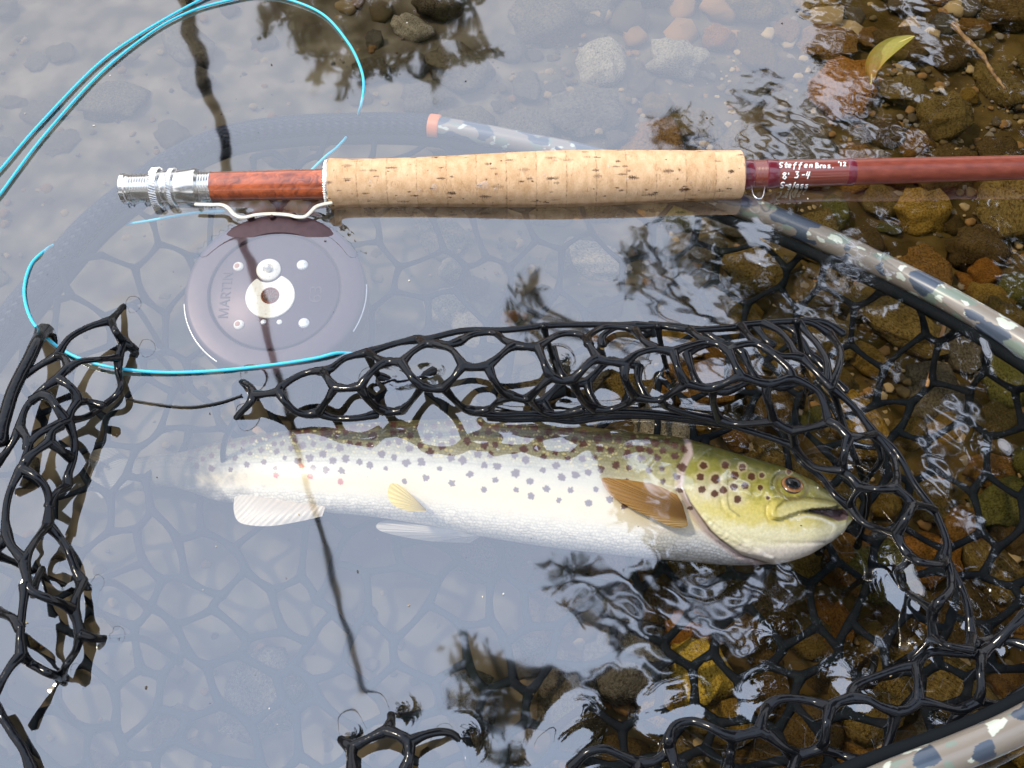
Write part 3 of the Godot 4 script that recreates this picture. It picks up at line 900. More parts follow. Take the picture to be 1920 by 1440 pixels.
func build_rod() -> void:
	var rod := thing("fly_rod", "fly rod with cork grip, polished wood reel seat and red brown blank", "fly rod")
	var silver := paint(lin(0.86, 0.85, 0.82), 0.22, 1.0)
	# metal end with its threads and knurled rings
	var ends := [Vector2(228, 0.1), Vector2(228, 24), Vector2(230, 27), Vector2(238, 27), Vector2(240, 24.5), Vector2(243, 24.5)]
	var x := 244.0
	while x < 288.0:
		ends.append_array([Vector2(x, 22.4), Vector2(x + 2.4, 25.2)])
		x += 4.8
	ends.append_array([Vector2(290, 22.4)])
	put("threaded_end", turned(228, ends), silver, rod)
	for k in [[289, 303, 36.0], [321, 330, 34.0]]:
		var s := turned(k[0], [Vector2(k[0], 20), Vector2(k[0], k[2] - 3), Vector2(k[0] + 2, k[2]), Vector2(k[1] - 2, k[2]), Vector2(k[1], k[2] - 3), Vector2(k[1], 20)])
		var c := rod_axis((k[0] + k[1]) * 0.5)
		var t := (rod_axis(400) - rod_axis(300)).normalized()
		for j in 46:      # the knurling: slanting teeth
			var a := TAU * j / 46
			var rad := Vector3.UP * cos(a) + Vector3.BACK * sin(a)
			var half: float = (k[1] - k[0]) * 0.5 * 0.00021
			s.tube(PackedVector3Array([c + (rad * k[2] + rad.cross(t) * 2.0) * 0.0002345 - t * half, c + (rad * k[2] - rad.cross(t) * 2.0) * 0.0002345 + t * half]), same(2, 0.00033), 5)
		put("knurled_ring", s, silver, rod)
	put("locking_nut", turned(303, [Vector2(303, 24), Vector2(303, 29), Vector2(305, 30.5), Vector2(316, 30.5), Vector2(318, 28.5), Vector2(318, 25), Vector2(321.5, 25)]), silver, rod)
	put("sliding_hood", turned(330, [Vector2(330, 25), Vector2(330, 29), Vector2(333, 30.5), Vector2(350, 31.5), Vector2(369, 34), Vector2(371.5, 33.5), Vector2(372, 30), Vector2(372, 24)]), silver, rod)
	var th := [Vector2(371.5, 24)]
	x = 374.0
	while x < 396.0:
		th.append_array([Vector2(x, 25.0), Vector2(x + 2.6, 27.4)])
		x += 5.0
	th.append_array([Vector2(398, 27.4), Vector2(398.5, 24)])
	put("thread_ring", turned(371.5, th), silver, rod)
	# burl insert
	var wood := paint(Color.WHITE, 0.35, 0, 0.5)
	wood.clearcoat_enabled = true
	wood.clearcoat = 1.0
	wood.clearcoat_roughness = 0.06
	var f := FastNoiseLite.new()
	f.seed = 31; f.frequency = 1.0; f.fractal_octaves = 3
	wood.albedo_texture = image_of(384, 192, func(u: float, v: float) -> Color:
		var p := Vector3(u * 5.0, cos(v * TAU) * 0.8, sin(v * TAU) * 0.8)
		var wv := f.get_noise_3dv(p * 1.1)
		var fig := f.get_noise_3dv(Vector3(p.x * 3.2 + 2.0 * wv + p.y * 3.0, p.y * 1.2, p.z * 1.2))
		var fine := f.get_noise_3dv(Vector3(p.x * 22.0 + p.y * 10.0, p.y * 9.0, p.z * 9.0))
		var k := clampf(0.55 + 0.55 * fig + 0.14 * fine + 0.35 * wv, 0, 1)
		return Color(0.10, 0.014, 0.006).lerp(Color(0.60, 0.135, 0.038), k))
	put("wood_insert", turned(398, [Vector2(398, 20), Vector2(398, 26.5), Vector2(500, 27), Vector2(618, 28), Vector2(618, 20)], 48), wood, rod)
	# beaded check between wood and cork
	var check := turned(612, [Vector2(612, 26), Vector2(613, 41), Vector2(617, 44), Vector2(620, 44), Vector2(620, 30)])
	var cc := rod_axis(615)
	for j in 62:
		var a := TAU * j / 62
		var rad := Vector3.UP * cos(a) + Vector3.BACK * sin(a)
		check.tube(PackedVector3Array([cc + rad * 43.6 * 0.0002345 - Vector3.RIGHT * 0.0004, cc + rad * 44.3 * 0.0002345 + Vector3.RIGHT * 0.0004]), same(2, 0.00045), 5)
	put("winding_check", check, silver, rod)
	# cork
	var g := FastNoiseLite.new()
	g.seed = 8; g.frequency = 1.0; g.fractal_octaves = 4
	var h := FastNoiseLite.new()
	h.seed = 19; h.frequency = 1.0; h.fractal_octaves = 2
	var pits := []
	var pr := RandomNumberGenerator.new()
	pr.seed = 5
	for k in 380:
		var big := pr.randf()
		pits.append([fposmod(0.22 * floor(pr.randf() * 9.0) / 2.0 + 0.11 * pr.randfn(0, 0.6), 1.0) if k % 2 else pr.randf(), pr.randf(), (0.0018 + 0.012 * big * big) , 0.005 + 0.014 * pr.randf() * big, pr.randf() * 40.0, pr.randf()])
	var cells := {}
	for k in pits:
		for i in range(int(k[0] * 64) - 1, int(k[0] * 64) + 2):
			for j in range(int(k[1] * 24) - 1, int(k[1] * 24) + 2):
				var key := Vector2i(i, posmod(j, 24))
				if not cells.has(key): cells[key] = []
				cells[key].append(k)
	var cork_at := func(u: float, v: float) -> Vector2:   # darkness of pits, of fine lines
		var dark := 0.0
		for k in cells.get(Vector2i(int(u * 64), int(v * 24)), []):
			var dv: float = absf(v - k[1])
			dv = minf(dv, 1.0 - dv)
			var du: float = (u - k[0]) / k[2]
			dv /= k[3] * (0.55 + 0.9 * h.get_noise_2d(u * 900.0 + k[4], k[4]))
			var q := du * du + dv * dv + 1.3 * h.get_noise_2d(u * 700.0, v * 260.0 + k[4])
			if q < 1.0: dark = maxf(dark, 0.35 + 0.65 * k[5])
		var ring := fposmod(u * 14.0 + 0.035 * g.get_noise_2d(v * 20.0, floor(u * 14.0) * 7.0), 1.0)
		var seam := smoothstep(0.03, 0.0, minf(ring, 1.0 - ring)) * clampf(0.5 + g.get_noise_2d(v * 30.0, floor(u * 14.0 + 0.5) * 9.0), 0, 1)
		var vein := smoothstep(0.06, 0.0, absf(g.get_noise_2d(u * 60.0, v * 3.0))) * clampf(0.25 + 2.0 * g.get_noise_2d(u * 9.0 + 40.0, v * 7.0), 0, 1)
		return Vector2(dark, maxf(seam * 0.9, vein * 0.55))
	var cork := paint(Color.WHITE, 0.62, 0, 0.4)
	var cw := 1280
	var ch := 320
	var ci := Image.create(cw, ch, false, Image.FORMAT_RGB8)
	var cb := Image.create(cw, ch, false, Image.FORMAT_RGB8)
	for j in ch:
		for i in cw:
			var u := (i + 0.5) / cw
			var v := (j + 0.5) / ch
			var d: Vector2 = cork_at.call(u, v)
			var disc := g.get_noise_2d(floor(u * 14.0) * 31.7, 4.0)
			var t := 0.5 + 0.5 * g.get_noise_2d(u * 36.0, v * 9.0) + 0.3 * g.get_noise_2d(u * 220.0, v * 70.0) + 0.42 * disc
			var c := Color(0.55, 0.33, 0.165).lerp(Color(0.80, 0.555, 0.34), clampf(t, 0, 1))
			c = c.lerp(Color(0.24, 0.11, 0.035), d.y * 0.85).lerp(Color(0.055, 0.022, 0.01), d.x)
			ci.set_pixel(i, j, c.linear_to_srgb())
			var b := clampf(0.85 - 0.5 * d.x - 0.3 * d.y + 0.1 * g.get_noise_2d(u * 300.0, v * 90.0), 0, 1)
			cb.set_pixel(i, j, Color(b, b, b))
	cork.albedo_texture = ImageTexture.create_from_image(ci)
	cork.heightmap_enabled = true
	cork.heightmap_texture = ImageTexture.create_from_image(cb)
	cork.heightmap_scale = 0.05
	var prof := []
	for k in 41:
		var px := 621.0 + 768.0 * k / 40.0
		prof.append(Vector2(px, curve([Vector2(621, 47), Vector2(660, 45), Vector2(740, 44.5), Vector2(860, 47), Vector2(1000, 51), Vector2(1090, 51.5), Vector2(1200, 49), Vector2(1320, 46), Vector2(1389, 44.5)], px)))
	prof.push_front(Vector2(619.5, 44.5))
	prof.push_front(Vector2(619.5, 24))
	prof.append_array([Vector2(1391.5, 42), Vector2(1391.5, 20)])
	put("cork_grip", turned(619.5, prof, 72), cork, rod)
	# blank, windings, keeper
	var lacquer := paint(lin(0.19, 0.034, 0.018), 0.3)
	lacquer.clearcoat_enabled = true
	lacquer.clearcoat = 1.0
	lacquer.clearcoat_roughness = 0.05
	var wrap := paint(lin(0.13, 0.006, 0.016), 0.3)
	wrap.clearcoat_enabled = true
	wrap.clearcoat = 1.0
	wrap.clearcoat_roughness = 0.05
	put("winding", turned(1390, [Vector2(1390, 20), Vector2(1390.5, 26.5), Vector2(1393, 27.5), Vector2(1411, 27.5), Vector2(1413, 26)]), wrap, rod)
	var ribs := [Vector2(1413, 26)]
	x = 1414.0
	while x < 1435.0:
		ribs.append_array([Vector2(x, 26.0), Vector2(x + 1.3, 26.5)])
		x += 2.6
	ribs.append(Vector2(1437, 26))
	put("keeper_winding", turned(1413, ribs), lacquer, rod)
	put("winding", turned(1436, [Vector2(1436, 26), Vector2(1437.5, 27.6), Vector2(1456, 27.4), Vector2(1458, 26)]), wrap, rod)
	put("lacquered_butt", turned(1456, [Vector2(1456, 25.8), Vector2(1500, 25.4), Vector2(1586, 24.2)]), lacquer, rod)
	put("winding", turned(1585, [Vector2(1585, 24), Vector2(1588, 25.4), Vector2(1596, 25.2), Vector2(1602, 24)]), wrap, rod)
	var blank := paint(Color.WHITE, 0.34, 0, 0.5)
	blank.albedo_texture = grain(0.02, [[0.0, lin(0.14, 0.026, 0.012)], [0.5, lin(0.20, 0.042, 0.022)], [1.0, lin(0.25, 0.06, 0.032)]], 5)
	blank.uv1_scale = Vector3(4, 2, 1)
	var bl := []
	x = 1600.0
	while x < 2500.0:
		var r := 24.0 - (x - 1600.0) * 0.006
		bl.append_array([Vector2(x, r), Vector2(x + 1.4, r + 0.35)])
		x += 2.8
	put("rod_blank", turned(1600, bl, 28), blank, rod)
	var kp := PackedVector3Array()
	for k in spots2("1409,346 1410,356 1413,366 1420,372 1428,371 1432,362 1434,350"):
		kp.append(at(k.x, k.y, 0.004))
	kp = smooth(kp, 5)
	var ks := Shape.new()
	ks.tube(kp, same(kp.size(), 0.00036), 8)
	put("hook_keeper", ks, silver, rod)
	# the maker's writing, in white pen on the lacquer
	var glyph := {
		"S": "9,1 6,0 2,1 1,3 3,5 7,6 8,8 6,10 1,9.5", "t": "4,0 3,9 5,10 7,9|0,4 8,3.4", "e": "1,7 8,6 7,3.6 3,3.6 1,6 2,9 5,10 8,9", "f": "8,0 5,0.6 4,3 3,14|0,5 8,4", "n": "1,4 1,10|1,6 4,3.8 7,4.5 7,10", "B": "1,0 1,10|1,0 6,0.6 6,4 1,5|1,5 8,6 8,9 1,10",
		"r": "1,4 1,10|1,6 3,4 6,4", "o": "4,4 1,6 2,9.5 6,9.5 7,6 4,4", "s": "7,4 2,4.4 3,6.6 7,8 6,10 1,9.6", ".": "2,9.4 3,10", "'": "3,0 2.6,2.6", "1": "3,2 3,10", "2": "1,3 4,1.6 7,3 6,6 1,10 8,9.6", "8": "8,1 4,0 1,2 4,4.6 8,7 5,10 1,8 4,4.6 8,1",
		"3": "1,0.6 7,0 4,4 8,6 6,9.6 1,9.4", "-": "1,5.4 6,5", "4": "3,0 1,6 8,5.4|7,0 5,11", "g": "7,4 3,4 1,7 4,9 7,5|7,4 6,12 2,13", "l": "5,0 2,10", "a": "7,4 3,4 1,7 3,10 6,8 7,4 7,10", " ": "",
	}
	var pen := paint(lin(0.85, 0.85, 0.83), 0.5)
	var letters := Shape.new()
	for row in [["Steffen", 1461, 305, 0.78, 11.5, -0.2], ["Bros.", 1529, 306, 0.78, 9.4, 0.0], ["'12", 1571, 303, 0.72, 6.6, 0.0], ["8'", 1467, 324, 1.0, 8, 0.0], ["3-4", 1490, 322, 1.0, 12, -0.25], ["S-glass", 1463, 342, 0.85, 9.0, -0.3]]:
		var cx: float = row[1]
		for ch_ in row[0]:
			for part in glyph[ch_].split("|", false):
				var p := PackedVector3Array()
				var pts := spots2(part)
				for i in pts.size() - 1:
					for k in 4:
						var q: Vector2 = pts[i].lerp(pts[i + 1], k / 4.0)
						p.append(on_rod(cx + (q.x + row[5] * (q.y - 5.0)) * row[3] * 0.92, row[2] + q.y * row[3] * 1.18))
				var q2: Vector2 = pts[pts.size() - 1]
				p.append(on_rod(cx + (q2.x + row[5] * (q2.y - 5.0)) * row[3] * 0.92, row[2] + q2.y * row[3] * 1.18))
				letters.tube(p, same(p.size(), 0.00033), 5)
			cx += row[4] * (0.55 if ch_ in "'.lt-r" else 1.0) * row[3] + 1.2
	put("handwriting", letters, pen, rod)
	# drops of water standing on the cork
	var dm := paint(Color(1, 1, 1, 0.12), 0.03)
	dm.transparency = BaseMaterial3D.TRANSPARENCY_ALPHA
	for k in [[818, 357, 0.0016], [910, 350, 0.0019], [900, 352, 0.0012], [1138, 318, 0.0008], [1172, 336, 0.0007], [790, 372, 0.0007], [930, 367, 0.0008], [1020, 330, 0.0006], [700, 340, 0.0007], [1290, 345, 0.0006]]:
		var ax := rod_axis(k[0])
		var q := at(k[0], k[1], 0.012)
		var out := (q - ax).slide(Vector3.RIGHT).normalized()
		var s := Shape.new()
		s.dome(ax + out * (curve(prof.slice(2, 40), k[0]) * 0.0002345 - 0.0001), out, k[2], k[2] * 0.45, 6, 14)
		put("water_drop", s, dm, rod)

# ---------------------------------------------------------------- the reel
func build_reel() -> void:
	var reel := thing("fly_reel", "old plum brown fly reel hanging under the reel seat, mostly under water", "fly reel")
	var lean := deg_to_rad(12.0)
	var n := Vector3(0, cos(lean), sin(lean))       # the face looks up and a little towards the viewer
	var c := at(515, 545, -0.0056)
	var sc := size_at(515, 545, -0.006)
	var rx := Vector3.RIGHT
	var ry := n.cross(rx).normalized()              # away from the viewer
	if ry.z > 0: ry = -ry
	var R := 171.0 * sc
	var plum := paint(lin(0.062, 0.030, 0.034), 0.42, 0.3, 0.5)
	plum.albedo_texture = grain(0.03, [[0.2, Color(0.9, 0.88, 0.89)], [0.6, Color(1, 1, 1)]], 3)
	plum.uv1_triplanar = true
	plum.uv1_scale = Vector3.ONE * 30
	var tin := paint(lin(0.66, 0.63, 0.53), 0.45, 0.1)
	tin.albedo_texture = grain(0.05, [[0.0, Color(0.6, 0.45, 0.3)], [0.14, Color(0.93, 0.9, 0.84)], [0.4, Color(1, 1, 1)]], 4)
	tin.uv1_triplanar = true
	tin.uv1_scale = Vector3.ONE * 60
	var steel := paint(lin(0.72, 0.72, 0.70), 0.35, 0.5)
	var rust := paint(lin(0.22, 0.075, 0.03), 0.85, 0, 0.2)
	var rings := [Vector2(-0.016, 0.0005), Vector2(-0.016, R * 0.97), Vector2(-0.013, R), Vector2(-0.004, R), Vector2(-0.0012, R * 0.992), Vector2(0, R * 0.965), Vector2(0.0004, R * 0.93), Vector2(0.0004, R * 0.735), Vector2(-0.0001, R * 0.722), Vector2(-0.0008, R * 0.712), Vector2(-0.0001, R * 0.70), Vector2(0.0002, R * 0.69), Vector2(0.0002, 0.0002)]
	var s := Shape.new()
	s.lathe(c, c + n, rings, 96)
	put("reel_housing", s, plum, reel)
	var flat := func(px: float, py: float) -> Vector3:   # the point of the face seen there
		var d := ray(px, py)
		return eye + d * ((c + n * 0.0002 - eye).dot(n) / d.dot(n))
	for k in [[447, 500, 9.5, 0], [567, 497, 10.5, 1], [448, 609, 9.5, 0], [570, 606, 10, 1], [494, 604, 5.2, 1], [524, 604, 5.2, 1]]:
		var r: float = k[2] * sc * 1.05
		var rv := Shape.new()
		rv.dome(flat.call(k[0], k[1]), n, r, r * 0.5, 6, 20)
		var o := put("rivet", rv, steel if k[3] else tin, reel)
		if k[3] == 0:
			var w := Shape.new()
			w.dome(flat.call(k[0] - 1, k[1]) + n * r * 0.28, n, r * 0.62, r * 0.26, 4, 16)
			put("worn_top", w, paint(lin(0.36, 0.17, 0.11), 0.6), o)
	# hub plate: a disc with a round bite taken out of its far side
	var plate := Shape.new()
	var hub: Vector3 = flat.call(507, 556)
	var knob: Vector3 = flat.call(504, 507)
	var Rh := 46.0 * sc
	var bite := 27.5 * sc
	var rim := []
	for k in 97:
		var a := TAU * k / 96
		var p := hub + (rx * cos(a) + ry * sin(a)) * Rh
		var q := p - knob
		if q.length() < bite: p = knob + q.normalized() * bite if q.length() > 1e-5 else p
		rim.append(p)
	# where the circle lies inside the bite, walk along the bite instead
	for k in rim.size():
		var a := TAU * k / 96
		var dir := rx * cos(a) + ry * sin(a)
		var m := hub - knob
		var bq := m.dot(dir)
		var disc := bq * bq - (m.length_squared() - bite * bite)
		if disc > 0.0:
			var t := -bq - sqrt(disc)
			if t > 0.0 and t < Rh: rim[k] = hub + dir * t
			else: rim[k] = hub + dir * Rh
		else: rim[k] = hub + dir * Rh
	var mid := plate.vert(hub + n * 0.0009, n)
	var i0 := plate.v.size()
	for k in rim.size():
		plate.vert(hub.lerp(rim[k], 0.97) + n * 0.0009, n)
		plate.vert(rim[k] + n * 0.0006, ((rim[k] - hub).normalized() + n).normalized())
		plate.vert(rim[k] - n * 0.0004, (rim[k] - hub).normalized())
	for k in rim.size() - 1:
		plate.tri(mid, i0 + k * 3, i0 + k * 3 + 3)
		plate.quad(i0 + k * 3, i0 + k * 3 + 3, i0 + k * 3 + 4, i0 + k * 3 + 1)
		plate.quad(i0 + k * 3 + 1, i0 + k * 3 + 4, i0 + k * 3 + 5, i0 + k * 3 + 2)
	var hp := put("hub_plate", plate, tin, reel)
	var rs := Shape.new()
	rs.lathe(hub + n * 0.0008, hub + n * 1.0008, [Vector2(0, 17.5 * sc), Vector2(0.0005, 16.5 * sc), Vector2(0.0006, 14.5 * sc), Vector2(0.0001, 13.5 * sc), Vector2(0.0001, 0.00005)], 24)
	put("rusty_bolt", rs, rust, hp)
	var ws := Shape.new()
	ws.lathe(knob, knob + n, [Vector2(0, 23 * sc), Vector2(0.0008, 23 * sc), Vector2(0.0012, 21 * sc), Vector2(0.0014, 10 * sc), Vector2(0.0006, 8.5 * sc), Vector2(0.0006, 0.00005)], 36)
	var wo := put("washer", ws, tin, reel)
	var sp := Shape.new()
	sp.lathe(knob, knob + n, [Vector2(0.0004, 6.5 * sc), Vector2(0.0024, 6.5 * sc), Vector2(0.0034, 5.2 * sc), Vector2(0.0039, 2.6 * sc), Vector2(0.004, 0.00005)], 20)
	put("spindle", sp, steel, wo)
	# embossed name and number
	for k in [["MARTIN", 423, 553, 96.0], ["63", 592, 552, 34.0]]:
		var tm := TextMesh.new()
		tm.text = k[0]
		var font := SystemFont.new()
		font.font_names = PackedStringArray(["Droid Sans"])
		tm.font = font
		tm.font_size = 48
		tm.depth = 0.00035
		tm.curve_step = 1.0
		tm.pixel_size = 0.0001
		var wide: float = tm.get_aabb().size.x
		var o := MeshInstance3D.new()
		o.name = "embossed_lettering"
		o.mesh = tm
		o.material_override = plum
		reel.add_child(o, true)
		var sx: float = k[3] * sc / maxf(wide, 1e-6)
		o.transform = Transform3D(Basis(ry * sx, -rx * sx * 0.9, n), flat.call(k[1], k[2]) + n * 0.00012)
	for k in [[402, 442], [436, 442]]:
		pass
	# bright wear along the rim
	for k in [[188.0, 236.0], [332.0, 366.0]]:
		var p := PackedVector3Array()
		for j in 17:
			var a := deg_to_rad(lerpf(k[0], k[1], j / 16.0))
			p.append(c + (rx * cos(a) + ry * sin(a)) * R * 0.996 - n * 0.0021)
		var w := Shape.new()
		w.tube(p, same(17, 0.00042), 6)
		put("worn_rim", w, steel, reel)
	# the foot: a bent plate from under the hood to the cork
	var fp := PackedVector3Array()
	for k in spots2("366,383 395,384 415,384 428,390 438,401 450,407 462,407 480,403 510,401 540,403 558,407 572,406 582,398 592,388 606,383 622,380"):
		fp.append(at(k.x, k.y, 0.0035))
	fp = smooth(fp, 4)
	var fs := Shape.new()
	fs.tube(fp, same(fp.size(), 0.0009), 10, Color.WHITE, 1.0, 0.55)
	put("reel_foot", fs, tin, reel)
	var post := Shape.new()
	for px in [470.0, 510.0, 550.0]:
		post.tube(PackedVector3Array([at(px, 405, 0.003), at(px, 418, -0.006)]), same(2, 0.0016), 10)
	put("foot_post", post, plum, reel)
	for a in range(0, 28):
		var b := PI * a / 27.0
		var q := c + (rx * cos(b) + ry * sin(b)) * R
		if absf(q.y) < 0.0022: touches.append(Vector3(q.x, q.z, 0.0028))

# ---------------------------------------------------------------- the trout
var jaw := Vector3.ZERO
var fish_top := [Vector2(236, 860), Vector2(300, 852), Vector2(340, 848), Vector2(409, 829), Vector2(470, 817), Vector2(555, 806), Vector2(622, 798), Vector2(700, 792), Vector2(800, 787), Vector2(900, 785), Vector2(1031, 792), Vector2(1162, 808), Vector2(1280, 822), Vector2(1380, 851), Vector2(1461, 875), Vector2(1520, 901), Vector2(1562, 929), Vector2(1584, 950), Vector2(1592, 964)]
var fish_low := [Vector2(236, 924), Vector2(300, 912), Vector2(340, 918), Vector2(409, 940), Vector2(470, 944), Vector2(555, 953), Vector2(622, 962), Vector2(700, 970), Vector2(800, 985), Vector2(900, 1006), Vector2(1031, 1026), Vector2(1162, 1041), Vector2(1280, 1052), Vector2(1380, 1060), Vector2(1461, 1056), Vector2(1520, 1040), Vector2(1562, 1016), Vector2(1584, 998), Vector2(1592, 984)]
var fish_deep := [Vector2(236, -0.066), Vector2(300, -0.053), Vector2(420, -0.028), Vector2(560, -0.0195), Vector2(800, -0.0185), Vector2(1200, -0.0205), Vector2(1450, -0.0180), Vector2(1592, -0.0130)]
var mouth := PackedVector2Array()
var maxilla := PackedVector2Array()
var gill := []
var cheek := []

func relief(x: float, y: float) -> float:   # how far the head's upper side stands proud, in metres
	if x < 1240.0: return 0.0
	var q := Vector2(x, y)
	var o := 0.0
	var g := to_line(gill, q)
	var gx := curve_x(gill, y)
	o += 0.0024 * smoothstep(-2.0, 7.0, x - gx) * smoothstep(200.0, 30.0, x - gx)
	o -= 0.0012 * exp(-g * g / 22.0)
	o -= 0.0005 * exp(-pow(to_line(cheek, q) / 3.0, 2.0))
	var mx := inside(maxilla, q)
	o += 0.0019 * smoothstep(-2.0, 5.0, mx) - 0.0010 * exp(-pow((mx + 2.0) / 3.0, 2.0))
	var m := inside(mouth, q)
	o -= 0.0048 * smoothstep(-1.0, 4.5, m)
	var e := Vector2((x - 1474.0) / 1.12, y - 908.0).length()
	o -= 0.0010 * smoothstep(27.0, 20.0, e)
	o += 0.0007 * exp(-pow((e - 31.0) / 6.0, 2.0))
	for k in 4:   # the folded rays under the gill cover
		o += 0.0009 * exp(-pow(to_line([Vector2(1318 + k * 9, 968 + k * 14), Vector2(1345 + k * 12, 988 + k * 13), Vector2(1385 + k * 20, 1012 + k * 11)], q) / 2.6, 2.0))
	o -= 0.0004 * exp(-pow(to_line([Vector2(1380, 1003), Vector2(1450, 1018), Vector2(1545, 1018)], q) / 2.5, 2.0))
	return o

func curve_x(line: Array, y: float) -> float:   # where a steep line stands at that row
	if y <= line[0].y: return line[0].x
	for k in line.size() - 1:
		if y <= line[k + 1].y: return lerpf(line[k].x, line[k + 1].x, (y - line[k].y) / (line[k + 1].y - line[k].y))
	return line[line.size() - 1].x

